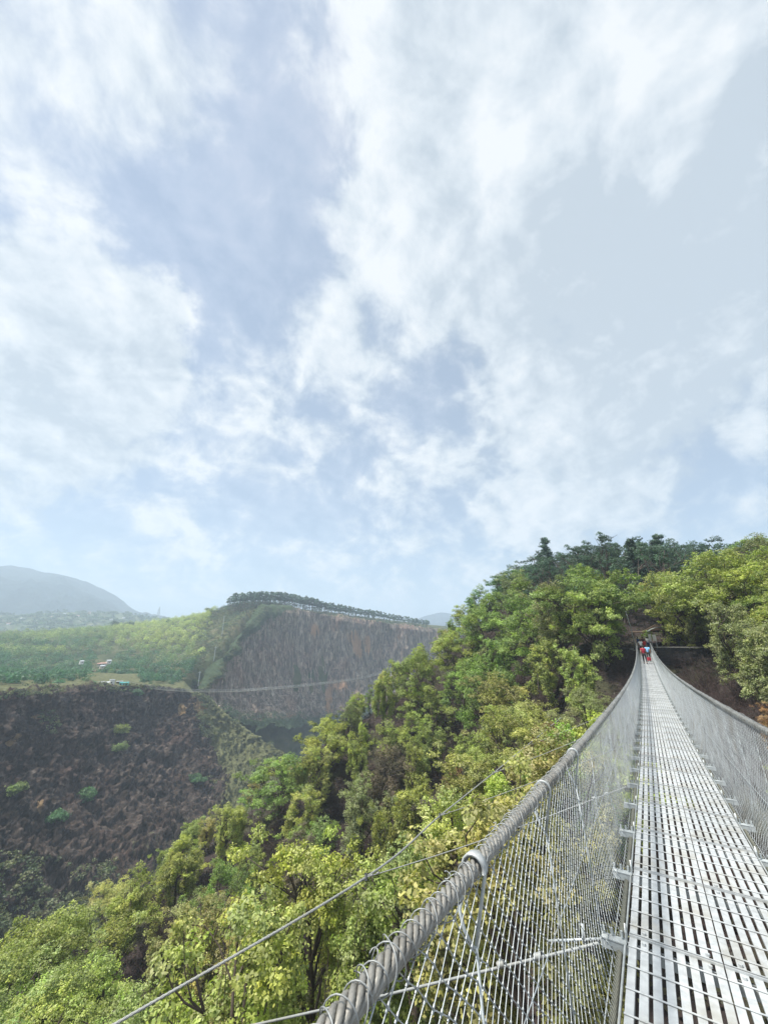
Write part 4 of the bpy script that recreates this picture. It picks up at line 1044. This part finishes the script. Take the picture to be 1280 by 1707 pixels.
# row of slender pines on top of the tall cliff
def far_pine(seed):
    g = np.random.default_rng(seed); H = 14.; lean = g.normal(0, .25, 2)
    tp = [sweep(np.array([[0, 0, -4.], [lean[0] * .4, lean[1] * .4, H * .5], [lean[0], lean[1], H * .95]]), np.array([.3, .25, .09]), 6)]; cl = []
    for k in range(17):
        z = H * g.uniform(.5, 1.0); r = 2.5 * (1.22 - z / H) ** .5 * 1.5; a = g.uniform(0, 6.28); e = np.array([math.cos(a) * r * .7 + lean[0], math.sin(a) * r * .7 + lean[1], z]); cl.append((e, g.uniform(.8, 1.25), .85))
        tp.append(sweep(np.array([[lean[0], lean[1], z - .5], e]), .05, 4))
    V, Fc, T = crown_from_clumps(cl, g, 9, .5, .2, .15, .3, 1.6, .5, 5)
    return mesh_np('trunk', *join(tp), M['pinebark'], True), mesh_np('crown', V, Fc, M['needle'], False, {'tint': T})
FP = [far_pine(400 + i) for i in range(6)]
bx = [378, 392, 436, 474, 518, 548, 582, 625, 666, 716]; by = [1014, 1013, 1012.5, 1013, 1019.5, 1026, 1030, 1035, 1041, 1047.5]
bD = [455, 450, 442, 464, 482, 494, 508, 524, 540, 560]; bH = [12, 15, 16.5, 16.5, 16, 15, 14, 13, 11.5, 10]
pines = []
x = 379.
while x < 716:
    back = g.uniform(0, 16); D = np.interp(x, bx, bD) + back; p = at(x, np.interp(x, bx, by), D); hgt = np.interp(x, bx, bH) * g.uniform(.88, 1.06)
    e = empty('pine_tree', tuple(p), g.uniform(0, 6.28)); k = hgt / 14; e.scale = (k * .95, k * .95, k)
    tr, cr = FP[g.integers(0, 6)]; link('trunk', tr, e); c = link('crown', cr, e); f = g.uniform(.8, 1.2); c.color = (.11 * f, .19 * f, .14 * f, 1)
    pines.append((x, e)); x += g.uniform(1.3, 3.0)
x = 381.
back_row = []
while x < 712:
    D = np.interp(x, bx, bD) + g.uniform(24, 44); p = at(x, np.interp(x, bx, by) + g.uniform(3, 7), D); hgt = np.interp(x, bx, bH) * g.uniform(.72, .95)
    e = empty('pine_tree', tuple(p), g.uniform(0, 6.28)); k = hgt / 14; e.scale = (k, k, k)
    tr, cr = FP[g.integers(0, 6)]; link('trunk', tr, e); c = link('crown', cr, e); f = g.uniform(.8, 1.2); c.color = (.11 * f, .19 * f, .14 * f, 1)
    back_row.append((x, e)); x += g.uniform(4., 8.)
pines.sort(key=lambda t: t[0])
ORD = ['first', 'second', 'third', 'fourth', 'fifth', 'sixth', 'seventh', 'eighth', 'ninth', 'tenth', 'eleventh', 'twelfth', 'thirteenth', 'fourteenth', 'fifteenth', 'sixteenth', 'seventeenth', 'eighteenth', 'nineteenth', 'twentieth']
TENS = {2: 'twenty', 3: 'thirty', 4: 'forty', 5: 'fifty', 6: 'sixty', 7: 'seventy', 8: 'eighty', 9: 'ninety', 10: 'hundred'}
def ordinal(k):
    if k < 20: return ORD[k]
    t, r = divmod(k + 1, 10)
    if t > 10: return 'hundred and ' + ordinal(k - 100)
    return (TENS[t][:-1] + 'ieth' if t < 10 else 'hundredth') if r == 0 else TENS[t] + ' ' + ORD[r - 1]
for k, (x, e) in enumerate(pines):
    lab = ('leftmost slender pine, at the end of the row above the tall cliff' if k == 0 else 'rightmost slender pine where the cliff top row meets the near trees' if k == len(pines) - 1 else '%s slender pine from the left in the row above the tall cliff' % ordinal(k))
    tag(e, lab, 'tree', 'slender pines in a row on top of the tall cliff')
for k, (x, e) in enumerate(back_row):
    tag(e, '%s pine from the left in the lower back row behind the cliff top pines' % ordinal(k), 'tree', 'pines of the lower back row on the tall cliff')
print('PINES', len(pines))

# houses
M['whitewall'] = simple('white_plaster', (.72, .71, .68), .8, var=.12); M['cream'] = simple('cream_plaster', (.55, .5, .4), .8, var=.15); M['tinred'] = simple('rusty_tin_roof', (.36, .2, .16), .6, var=.25)
M['tingrey'] = simple('grey_tin_roof', (.5, .53, .55), .45, .2, .15); M['turq'] = simple('turquoise_paint', (.14, .55, .55), .6, var=.12); M['glass'] = simple('dark_window', (.03, .035, .04), .15, var=.1); M['wood'] = simple('dark_wood', (.09, .06, .04), .8, var=.3)
def house(p, rz, sx_, sy_, h, wallm, roofm, label, flat=False):
    e = empty('house', tuple(p), rz); tag(e, label, 'house'); e.scale = (.42,) * 3 if 300 < math.hypot(p[0], p[1]) < 400 else (.6,) * 3
    mb = MB(); mb.box((0, 0, h / 2 - 1.), (sx_, sy_, h + 2.)); w = mb.build('wall', wallm, e)
    mb = MB()
    if flat: mb.box((0, 0, h + .12), (sx_ + .5, sy_ + .5, .2))
    else:
        a = sy_ / 2 + .5; r = sy_ * .3; X = sx_ / 2 + .4
        for sg in (-1, 1): mb.add([(-X, sg * a, h - .15), (X, sg * a, h - .15), (X, 0, h + r), (-X, 0, h + r), (-X, sg * a, h - .28), (X, sg * a, h - .28), (X, 0, h + r - .13), (-X, 0, h + r - .13)], [(0, 1, 2, 3), (4, 7, 6, 5), (0, 4, 5, 1), (1, 5, 6, 2), (0, 3, 7, 4)])
        for sg in (-1, 1): mb.add([(sg * sx_ / 2, -sy_ / 2, h), (sg * sx_ / 2, sy_ / 2, h), (sg * sx_ / 2, 0, h + r * .92), (sg * (sx_ / 2 - .2), -sy_ / 2, h), (sg * (sx_ / 2 - .2), sy_ / 2, h), (sg * (sx_ / 2 - .2), 0, h + r * .92)], [(0, 1, 2), (3, 5, 4), (0, 2, 5, 3), (1, 4, 5, 2)])
    mb.build('roof', roofm, e)
    mb = MB(); mb.box((sx_ * .05, -sy_ / 2 - .02, 1.05), (.95, .08, 2.1)); mb.build('door', M['wood'], e)
    for q in ([-.32, .32] if sx_ > 4 else [-.28]):
        mb = MB(); mb.box((q * sx_, -sy_ / 2 - .02, h * .58), (1.1, .08, 1.0)); mb.build('window', M['glass'], e)
    return e
def face(p): return math.atan2(p[1], p[0]) - math.pi / 2
for x, y, D, sz, wm, rm, lab, fl in ((186, 1141, 254, (3.2, 3, 5.2), 'whitewall', 'tingrey', 'narrow white two-storey house on the cliff rim near the far bridge head', True),
        (207, 1140, 258, (6.5, 4.2, 2.6), 'turq', 'turq', 'turquoise painted hut on the cliff rim beside the far bridge head', True), (199, 1139, 261, (4.5, 4, 3), 'wood', 'tingrey', 'dark open shed with pale flat roof left of the turquoise hut', True),
        (177, 1140, 255, (6.5, 4, 2.2), 'cream', 'tingrey', 'low cream house with grey roof on the cliff rim left of the white one', False), (168, 1140, 250, (4.5, 4, 2.2), 'wood', 'tingrey', 'low dark hut with grey roof, leftmost in the rim hamlet', False),
        (172, 1108, 345, (9, 5, 3), 'whitewall', 'tinred', 'white house with reddish roof in the clearing amid forest', False), (181, 1104, 352, (6, 5, 3.6), 'whitewall', 'tingrey', 'white house with grey roof at upper right of the forest clearing', False), (170, 1112, 338, (6, 4, 2.6), 'cream', 'tingrey', 'low cream house at the bottom of the forest clearing', False),
        (165, 1108, 342, (5, 4, 2.4), 'cream', 'tinred', 'small cream house with reddish roof, left in the forest clearing', False), (155, 1121, 318, (6, 4, 2.4), 'cream', 'tinred', 'lone cream house amid trees just above the rim hamlet', False), (136, 1104, 342, (5, 4, 2.6), 'whitewall', 'tingrey', 'lone white hut half hidden in dark forest left of the clearing', False)):
    p = at(x, y, D); z = float(plat_z(np.array([p[0]]), np.array([p[1]]))[0]); z = max(z, p[2] - 1.) if D < 300 else max(z + .6, p[2] - .5)
    house((p[0], p[1], z), face(p) + random.uniform(-.4, .4), *sz, M[wm], M[rm], lab, fl)
hz_spots = [(12, 1041, 'a little below the haze of the mountain, far left edge'), (37, 1032, 'on the far terraces, second from the left edge'), (60, 1040, 'on the lower terraces left of centre'), (88, 1030, 'on the upper terraces under the mountain ridge'), (107, 1019, 'highest of the far terraces under the mountain'), (128, 1027, 'in the middle of the far terraces'), (150, 1023, 'right of the middle on the far terraces'), (152, 1009, 'on the mountain foot above the terraces'), (185, 1034, 'on the bare tan terrace at right'), (205, 1030, 'far right on the terraces below the ridge end')]
for x, y, wh in hz_spots:
    p = near_px(PT, x, y, 0); house(tuple(p), face(p) + random.uniform(-.5, .5), 11, 7, 5, M['whitewall'], M['tingrey' if x % 2 else 'tinred'], 'tiny pale house ' + wh, False)

# poles and a lattice tower
def pole(p, h, label):
    e = empty('utility_pole', tuple(p)); tag(e, label, 'pole'); mb = MB(); mb.tube([(0, 0, -2), (0, 0, h)], .22, 8); mb.build('post', M['tingrey'], e)
    mb = MB(); mb.box((0, 0, h - 1), (2.2, .2, .2)); mb.build('crossarm', M['tingrey'], e)
for x, y, D, h, lab in ((370, 1058, 405, 17, 'tall pale utility pole on the bare ridge left of the cliff'), (357, 1098, 345, 9, 'short pale utility pole lower on the ridge above the meadow'), (331, 1138, 305, 7, 'thin utility pole standing on the pale meadow')):
    p = at(x, y, D); pole((p[0], p[1], max(p[2], float(plat_z(np.array([p[0]]), np.array([p[1]]))[0]))), h, lab)
p = at(263, 1030, 1450); e = empty('transmission_tower', tuple(p)); tag(e, 'thin grey lattice transmission tower on the far ridge below the mountain', 'tower')
A, B = [], []
H_ = 34.
lv = [(0, 4.5), (9, 3.4), (18, 2.2), (26, 1.2), (34, .25)]
for (z0, w0), (z1, w1) in zip(lv[:-1], lv[1:]):
    cs = [(-1, -1), (1, -1), (1, 1), (-1, 1)]
    for k in range(4):
        a, b = cs[k], cs[(k + 1) % 4]
        A += [(a[0] * w0, a[1] * w0, z0 - 3 * (z0 == 0)), (a[0] * w0, a[1] * w0, z0), (b[0] * w0, b[1] * w0, z0)]; B += [(a[0] * w1, a[1] * w1, z1), (b[0] * w1, b[1] * w1, z1), (a[0] * w1, a[1] * w1, z1)]
link('lattice', mesh_np('lattice', *prisms(A, B, .3, 4), M['tingrey']), e)
for zc in (22, 28):
    mb = MB(); mb.box((0, 0, zc), (11, .5, .5)); mb.build('crossarm', M['tingrey'], e)

# ------------------------------------------------------------------ second bridge across the gorge
b2 = [at(x, y, D) for x, y, D in ((212, 1139.5, 262), (240, 1145.5, 262), (275, 1150.5, 261), (330, 1153.5, 259), (390, 1153, 256), (450, 1149.5, 250), (520, 1143.5, 240), (600, 1132.5, 226), (660, 1119, 208), (710, 1104, 190))]
cv = smooth_curve(b2, 14)
e2 = empty('suspension_bridge', tuple(cv[0])); tag(e2, 'thin distant suspension footbridge sagging across the gorge before the tall cliff', 'bridge')
off = -Vector(cv[0])
def b2link(n_, me): return link(n_, me, e2, off)
hdir = np.gradient(cv, axis=0); sdv = np.stack([-hdir[:, 1], hdir[:, 0], 0 * hdir[:, 0]], 1); sdv /= np.linalg.norm(sdv, axis=1)[:, None]
V = np.concatenate([cv + sdv * .6, cv - sdv * .6, cv - sdv * .6 - [0, 0, .15], cv + sdv * .6 - [0, 0, .15]]); n = len(cv); Fq = []
for i in range(n - 1):
    for a, b in ((0, 1), (1, 2), (2, 3), (3, 0)): Fq.append((a * n + i, b * n + i, b * n + i + 1, a * n + i + 1))
b2link('deck', mesh_np('deck', V, np.array(Fq), M['oldrope']))
for sg in (-1, 1):
    b2link('handrail_cable', mesh_np('handrail_cable', *sweep(cv + sdv * .8 * sg + [0, 0, 1.15], .03, 5), M['guy'], True))
    L = np.concatenate([[0], np.cumsum(np.linalg.norm(np.diff(cv, axis=0), axis=1))]); tt = np.arange(0, L[-1], .5); I = lambda a: np.stack([np.interp(tt, L, a[:, i]) for i in range(3)], 1)
    parts = [prisms(I(cv + sdv * .62 * sg), I(cv + sdv * .8 * sg + [0, 0, 1.15]), .012, 3)] + [sweep(cv + sdv * (.62 + .18 * f) * sg + [0, 0, 1.15 * f], .010, 3) for f in (.25, .5, .75)]
    b2link('wire_netting', mesh_np('wire_netting', *join(parts), M['wire']))

# ------------------------------------------------------------------ people
M['skin'] = simple('skin', (.36, .2, .13), .6, var=.08); M['hair'] = simple('black_hair', (.012, .01, .009), .5, var=.3, scale=20)
def cloth(name, c): 
    if name not in M: M[name] = simple(name, c, .85, var=.14, scale=9, bmp=.2)
    return M[name]
def skin_mesh(verts, edges, radii, root=0, sub=1):
    me = bpy.data.meshes.new('tmp'); me.from_pydata([tuple(v) for v in verts], edges, []); o = bpy.data.objects.new('tmp', me); col.objects.link(o)
    m = o.modifiers.new('s', 'SKIN'); m.use_smooth_shade = True
    for i, r in enumerate(radii):
        sv = me.skin_vertices[0].data[i]; sv.radius = (r, r) if not hasattr(r, '__len__') else r; sv.use_root = (i == root)
    if sub: u = o.modifiers.new('u', 'SUBSURF'); u.levels = sub; u.render_levels = sub
    dg = bpy.context.evaluated_depsgraph_get(); dg.update(); ev = o.evaluated_get(dg); out = bpy.data.meshes.new_from_object(ev); out.name = 'body'
    bpy.data.objects.remove(o); return out
def person(p, rz, shirt, trousers, label, H=1.65, stride=.22, arms='walk', hair='short', lean=0., rad=1.):
    """figure facing local -Y turned by rz, feet on p"""
    e = empty('person', tuple(p), rz); tag(e, label, 'person')
    k = H / 1.7; st = stride
    J = dict(pel=(0, 0, .93), wst=(0, -.01, 1.08), chs=(0, -.02 - lean * .3, 1.30), nkb=(0, -.03 - lean * .5, 1.45), nk=(0, -.045 - lean * .6, 1.51), hd=(0, -.06 - lean * .7, 1.60), tp=(0, -.05 - lean * .7, 1.68))
    for s_, sg in (('l', 1), ('r', -1)):
        f = st * sg
        J['hip' + s_] = (.095 * sg, 0, .88); J['kn' + s_] = (.10 * sg, -.04 - f * .55, .49); J['an' + s_] = (.10 * sg, .03 - f * .95 + (.0 if f > 0 else .05), .09); J['to' + s_] = (.11 * sg, -.14 - f * .95 + (.0 if f > 0 else .05), .035)
        J['sh' + s_] = (.185 * sg, -.03 - lean * .45, 1.40)
        if arms == 'rails': J['el' + s_] = (.38 * sg, -.05, 1.22); J['wr' + s_] = (.55 * sg, -.16, 1.12)
        elif arms == 'bent': J['el' + s_] = (.25 * sg, .03, 1.13); J['wr' + s_] = (.17 * sg, -.20, 1.12)
        else: J['el' + s_] = (.23 * sg, .04 + f * .35, 1.13); J['wr' + s_] = (.245 * sg, -.06 + f * .7, .89)
        w = np.array(J['wr' + s_]); d = w - np.array(J['el' + s_]); d /= np.linalg.norm(d); J['hn' + s_] = tuple(w + d * .075)
    J = {a: np.array(b) * k for a, b in J.items()}
    def build(names, edges, rads, sub=1): 
        ix = {n: i for i, n in enumerate(names)}; return skin_mesh([J[n] for n in names], [(ix[a], ix[b]) for a, b in edges], [(r * k, r * k) if not hasattr(r, '__len__') else (r[0] * k, r[1] * k) for r in rads], 0, sub)
    nm = ['pel', 'wst', 'chs', 'nkb', 'nk', 'hd', 'tp']; ed = [(nm[i], nm[i + 1]) for i in range(6)]; rd = [(.13, .10), (.115, .09), (.14, .10), (.075, .07), (.052, .052), (.078, .095), (.07, .085)]
    for s_ in 'lr':
        nm += ['sh' + s_, 'el' + s_, 'wr' + s_, 'hn' + s_, 'hip' + s_, 'kn' + s_, 'an' + s_, 'to' + s_]
        ed += [('chs', 'sh' + s_), ('sh' + s_, 'el' + s_), ('el' + s_, 'wr' + s_), ('wr' + s_, 'hn' + s_), ('pel', 'hip' + s_), ('hip' + s_, 'kn' + s_), ('kn' + s_, 'an' + s_), ('an' + s_, 'to' + s_)]
        rd += [.058, .042, .028, (.034, .018), .088, .056, .038, .032]
    me = build(nm, ed, rd)
    bm = bmesh.new(); bm.from_mesh(me)
    def tube(pts, r, n=6):
        V, Fq = sweep(np.array(pts), np.array(r), n); vs = [bm.verts.new(v) for v in V]
        for f in Fq: bm.faces.new([vs[i] for i in f])
        bm.faces.new(vs[:n][::-1]); bm.faces.new(vs[-n:])
    for s_, sg in (('l', 1), ('r', -1)):                               # five fingers, unequal and curled
        w, h = J['wr' + s_], J['hn' + s_]; d = (h - w) / np.linalg.norm(h - w); sdx = np.cross(d, [0, 0, 1.]); sdx = np.array([0, -1., 0]) if np.linalg.norm(sdx) < .3 else sdx / np.linalg.norm(sdx); pn = np.cross(sdx, d)
        for q, ln in ((-.026, .062), (-.009, .074), (.009, .07), (.025, .055)):
            a = h - d * .01 + sdx * q * k; tube([a, a + d * ln * .5 * k + pn * .004, a + d * ln * .9 * k + pn * .022 * k], [.0085 * k, .008 * k, .006 * k])
        a = w + d * .02 + sdx * .02 * k; tube([a, a + sdx * .03 * k + d * .025 * k, a + sdx * .034 * k + d * .06 * k], [.011 * k, .010 * k, .007 * k])
    hd = J['hd']
    tube([hd + [0, -.085 * k, .015 * k], hd + [0, -.108 * k, -.01 * k], hd + [0, -.088 * k, -.02 * k]], [.008 * k, .013 * k, .006 * k]); 
    for sg in (-1, 1): tube([hd + [sg * .075 * k, .0, .02 * k], hd + [sg * .088 * k, .012 * k, .005 * k], hd + [sg * .075 * k, .0, -.03 * k]], [.012 * k, .016 * k, .009 * k])
    bm.to_mesh(me); bm.free(); me.materials.append(M['skin']); link('body', me, e)
    sleeve = .55
    for s_ in 'lr': J['sl' + s_] = J['sh' + s_] * (1 - sleeve) + J['el' + s_] * sleeve if arms != 'bent' else J['el' + s_] * .5 + J['wr' + s_] * .5
    J['hem'] = J['pel'] + np.array([0, 0, -.05 * k])
    nm = ['hem', 'wst', 'chs', 'nkb']; ed = [('hem', 'wst'), ('wst', 'chs'), ('chs', 'nkb')]; rd = [(.165, .135), (.145, .12), (.165, .125), (.085, .08)]
    for s_ in 'lr': nm += ['sh' + s_, 'sl' + s_]; ed += [('chs', 'sh' + s_), ('sh' + s_, 'sl' + s_)]; rd += [.078, .064]
    me = build(nm, ed, rd); me.materials.append(shirt); me.name = 'shirt'; link('shirt', me, e)
    nm = ['pel']; ed = []; rd = [(.15, .12)]
    for s_ in 'lr':
        J['cf' + s_] = J['an' + s_] * .85 + J['kn' + s_] * .15; nm += ['hip' + s_, 'kn' + s_, 'cf' + s_]; ed += [('pel', 'hip' + s_), ('hip' + s_, 'kn' + s_), ('kn' + s_, 'cf' + s_)]; rd += [.105, .072, .06]
    me = build(nm, ed, rd); me.materials.append(trousers); me.name = 'trousers'; link('trousers', me, e)
    for s_ in 'lr':
        mb = MB(); a, t = J['an' + s_], J['to' + s_]; d = (t - a) * [1, 1, 0]; mb.tube([a - d * .45 + [0, 0, -.045 * k], a + [0, 0, -.03 * k], t + [0, 0, .004], t + d * .25 + [0, 0, -.006]], [.036 * k, .05 * k, .046 * k, .022 * k], 8); mb.build('shoe', cloth('dark_shoe', (.03, .03, .03)), e, True)
    bm = bmesh.new(); bmesh.ops.create_uvsphere(bm, u_segments=14, v_segments=10, radius=1.)
    bmesh.ops.delete(bm, geom=[v for v in bm.verts if v.co.z < (-.35 if hair == 'short' else -.7) and v.co.y < .2 or (v.co.y < -.62 and v.co.z < .45)], context='VERTS')
    for v in bm.verts: v.co = Vector(hd + np.array([0, .012 * k, .03 * k])) + Vector((v.co.x * .098 * k, v.co.y * .115 * k, v.co.z * (.105 if hair == 'short' or v.co.z > 0 else .26) * k))
    me = bpy.data.meshes.new('hair'); bm.to_mesh(me); bm.free(); me.materials.append(M['hair']); link('hair', me, e)
    return e, J
RB = math.pi - YAW                  # facing away along the bridge
def onb(s, l): return bp(s, l, .005)
maroon = cloth('maroon_shirt', (.30, .018, .04)); dk = cloth('dark_trousers', (.02, .02, .025)); sky_b = cloth('light_blue_shirt', (.22, .48, .75)); whit = cloth('white_shirt', (.78, .78, .78)); red = cloth('red_shirt', (.5, .03, .03)); navy = cloth('navy_cloth', (.02, .05, .16)); grey = cloth('grey_trousers', (.2, .2, .22)); wine = cloth('wine_cloth', (.12, .02, .03))
person(onb(49, L0 + .36), RB + .1, maroon, dk, 'person in maroon shirt and dark trousers walking away, nearest on the bridge', 1.72, .2, 'walk', 'short', .05)
_, Jb = person(onb(51.5, L0 + .74), RB - .05, sky_b, dk, 'person in light blue shirt walking just ahead of the maroon shirted one', 1.66, -.18)
person(onb(61.5, L0 + .22), RB, whit, dk, 'person in white shirt and dark trousers walking on the left of the group', 1.66, .18)
person(onb(62.2, L0 + .62), RB - .1, red, wine, 'person in bright red shirt beside the white shirted walker near bridge end', 1.62, -.2, 'bent')
def land(s, l, dz=.15): return bp(S_END, l, dz) + np.array([SY, CY, 0]) * (s - S_END)
# bag
p = onb(49.6, L0 + .72); e = empty('shoulder_bag', tuple(p + np.array([0, 0, .42])), -YAW); tag(e, 'red bag hanging low at the right beside the maroon shirted person', 'bag')
bm = bmesh.new(); bmesh.ops.create_cube(bm, size=1.); bmesh.ops.subdivide_edges(bm, edges=bm.edges[:], cuts=3, use_grid_fill=True)
for v in bm.verts: v.co = Vector((v.co.x * .42, v.co.y * .2 * (1.25 - .5 * (v.co.z + .5)), v.co.z * .34)) * (1 - .18 * (v.co.x * 2) ** 2)
me = bpy.data.meshes.new('pouch'); bm.to_mesh(me); bm.free(); me.materials.append(cloth('red_bag', (.42, .03, .05))); link('pouch', me, e)
mb = MB(); mb.tube([(-.14, 0, .12), (-.1, 0, .34), (0, 0, .42), (.1, 0, .34), (.14, 0, .12)], .014, 6); mb.build('handle', dk, e, True)
# landing at the bridge end
M['concrete'] = simple('weathered_concrete', (.26, .25, .23), .9, var=.35, scale=2, bmp=.4); M['stone'] = simple('dark_stonework', (.055, .05, .05), .95, var=.6, scale=1.6, bmp=1.)
ax = Vector((SY, CY, 0)); lt = Vector((CY, -SY, 0)); E0 = Vector(bp(S_END, L0 + .5, 0))
Mrot = Matrix((lt, ax, Vector((0, 0, 1)))).transposed()
mb = MB(); mb.box((0, 3.2, -2.4), (2.6, 6.4, 4.9)); mb.box((-1.45, .9, -2.2), (.5, 1.6, 4.9)); mb.box((1.45, .9, -2.2), (.5, 1.6, 4.9))
for k in range(4): mb.box((0, 5.6 + .4 * k, .12 + .17 * k), (2.2, .42, .17))
o = mb.build('bridge_landing', M['concrete']); o.location = E0; o.rotation_euler = Mrot.to_euler(); tag(o, 'grey concrete landing with steps and side blocks at the far bridge end', 'landing')
E0n = np.array(E0); axn = np.array(ax); ltn = np.array(lt)
person(E0n + axn * 1.6 - ltn * .55 + [0, 0, .055], RB, navy, grey, 'person in navy top at left on the landing, behind the walkers', 1.66, .1)
person(E0n + axn * 2.2 + ltn * .05 + [0, 0, .055], RB + .3, wine, dk, 'person in wine coloured top in the middle of the landing', 1.68, .12)
person(E0n + axn * 3.0 + ltn * .6 + [0, 0, .055], RB - .2, whit, navy, 'person in white top and navy trousers at right on the landing', 1.7, .1, 'bent', 'long')
def world_box(nm, c, d, m, par): mb = MB(); mb.box(c, d); return mb.build(nm, m, par)
# white notice boards on posts
for x, D, hgt, w, lab in ((1084, 68.5, .95, .34, 'narrow white notice board on a post right of the bridge end'), (1091.5, 68.5, .85, .42, 'white notice board on a post, the right one of two by bridge end')):
    p = at(x, 1068, D); e = empty('notice_board', tuple(p), -YAW); tag(e, lab, 'sign'); world_box('panel', (0, -.05, .0 + .35), (w, .04, hgt), M['whitewall'], e)
    mb = MB(); mb.tube([(.12, 0, -2.4), (.12, 0, .9)], .05, 8); mb.build('post', M['steel'], e)
# shelter with pale curved awning
p = at(1101, 1066, 71); e = empty('shelter', tuple(p), -YAW + .1); tag(e, 'open shelter with dark roof and pale curved awning beside the bridge end', 'shelter')
n = 10; V = []; a_ = np.linspace(-1, 1, n)
for y in (-1.6, 1.4):
    for z0 in (0, -.06):
        for q in a_: V.append((q * 1.55, y, 1.05 + .62 * (1 - q * q) + z0))
Fq = []
for i in range(n - 1):
    for a, b in ((0, 1), (1, 3), (3, 2), (2, 0)): Fq.append((a * n + i, b * n + i, b * n + i + 1, a * n + i + 1))
link('awning', mesh_np('awning', V, np.array(Fq), simple('awning_sheet', (.30, .34, .32), .6, var=.3)), e)
mb = MB(); mb.add([(-3.4, 0, 1.0), (5.6, 0, 1.35), (5.6, 3.4, 1.5), (-3.4, 3.4, 1.2), (-3.4, 0, .86), (5.6, 0, 1.2), (5.6, 3.4, 1.36), (-3.4, 3.4, 1.06)], [(0, 1, 2, 3), (4, 7, 6, 5), (0, 4, 5, 1), (1, 5, 6, 2), (2, 6, 7, 3), (3, 7, 4, 0)])
mb.add([(-1.9, 1.5, 1.1), (1.9, 1.5, 1.1), (0, 1.5, 2.15), (-1.9, 3.2, 1.1), (1.9, 3.2, 1.1), (0, 3.2, 2.15)], [(0, 1, 2), (3, 5, 4), (0, 2, 5, 3), (1, 4, 5, 2)])
mb.build('roof', M['wood'], e)
for x_, y_ in ((-1.5, -1.5), (1.5, -1.5), (-1.5, 1.3), (1.5, 1.3), (5.2, .3), (5.2, 3.1)):
    mb = MB(); mb.tube([(x_, y_, -3), (x_, y_, 1.1)], .06, 8); mb.build('post', M['wood'], e)
# dark stone retaining wall below the shelter
p = at(1132, 1082, 64); e = empty('retaining_wall', tuple(p), -YAW + .25); tag(e, 'dark stone retaining wall under the path right of the bridge end', 'wall')
g2 = np.random.default_rng(8); mb = MB()
for r_ in range(6):
    x = -2.6 + g2.uniform(-.2, .2)
    while x < 2.6:
        w = g2.uniform(.35, .8); mb.box((x + w / 2, g2.uniform(-.05, .05), -1.9 + r_ * .36), (w - .02, .6, .34)); x += w
mb.build('stonework', M['stone'], e); world_box('coping', (0, 0, .2), (5.4, .8, .12), M['concrete'], e)
# lamp post left of the bridge end
p = at(1059, 1078, 66); e = empty('lamp_post', tuple(p), -YAW); tag(e, 'thin grey lamp post with green panel left of the bridge end', 'lamp post')
mb = MB(); mb.tube([(0, 0, -1.5), (-.1, 0, 2.5), (-.42, 0, 5.4)], .055, 8); mb.build('post', M['steel'], e, True)
mb = MB(); mb.box((-.7, 0, 5.45), (1.3, .5, .05)); mb.build('panel', simple('green_panel', (.16, .32, .14), .5), e)
# two people far out on the second bridge
for x, c, lab in ((508, whit, 'tiny person in white top standing on the distant bridge, the left one'), (526, navy, 'tiny person in dark top walking on the distant bridge, the right one')):
    q = proj(cv)[:, 0]; k = np.argmin(np.abs(q - x)); person(cv[k] + [0, 0, .01], 1.2, c, dk, lab, 1.7, .15)

# ------------------------------------------------------------------ labels for every tree and bush on the hillside
def zone(px, py):
    if py > 1500: return 'low on the slope at bottom left' if px < 330 else 'low on the slope left of the netting' if px < 700 else 'seen through the left netting'
    if py > 1270: return 'on the slope above the gorge edge' if px < 480 else 'on mid slope above the guy cable' if px < 720 else 'on mid slope beside the left handrail'
    if px < 640: return 'along the slope skyline before the tall cliff'
    if px < 800: return 'on the upper left slope' if py > 1090 else 'on the skyline left of the big crowns'
    if px < 1065: return 'below the big crowns left of bridge' if py > 1080 else 'around the left side of bridge end' if py > 985 else 'on the skyline above the left crowns'
    return 'right of the bridge' if py > 1080 else 'behind the right side of bridge end' if py > 985 else 'on the skyline right of bridge end'
ADJ = {'lime': 'lime green leafy tree', 'yellow': 'yellowish leafy tree', 'mid': 'fresh green leafy tree', 'deep': 'deep green leafy tree', 'olive': 'dull olive leafy tree', 'dry': 'brownish vine hung tree', 'rust': 'rusty tinged leafy tree', 'dark pine': 'dark conifer', 'dark': 'dark blue green leafy tree', 'bare': 'bare brown twiggy bush'}
GRP = {'lime': 'lime green trees', 'yellow': 'yellowish trees', 'mid': 'fresh green trees', 'deep': 'deep green trees', 'olive': 'olive trees', 'dry': 'brownish vine hung trees', 'rust': 'rusty tinged trees', 'dark pine': 'dark conifers', 'dark': 'dark blue green trees', 'bare': 'bare brown bushes'}
sets = {}
for t in trees: sets.setdefault((t['kind'], zone(t['px'], t['py'])), []).append(t)
for (kd, zn), lst in sets.items():
    lst.sort(key=lambda t: t['px']); n = len(lst)
    for i, t in enumerate(lst):
        if n == 1: lab = 'only %s %s' % (ADJ[kd], zn)
        elif i == 0: lab = 'leftmost %s %s' % (ADJ[kd], zn)
        elif i == n - 1: lab = 'rightmost %s %s' % (ADJ[kd], zn)
        else: lab = '%s from left, %s %s' % (ordinal(i), ADJ[kd], zn)
        tag(t['o'], lab, t['cat'], '%s %s' % (GRP[kd], zn))
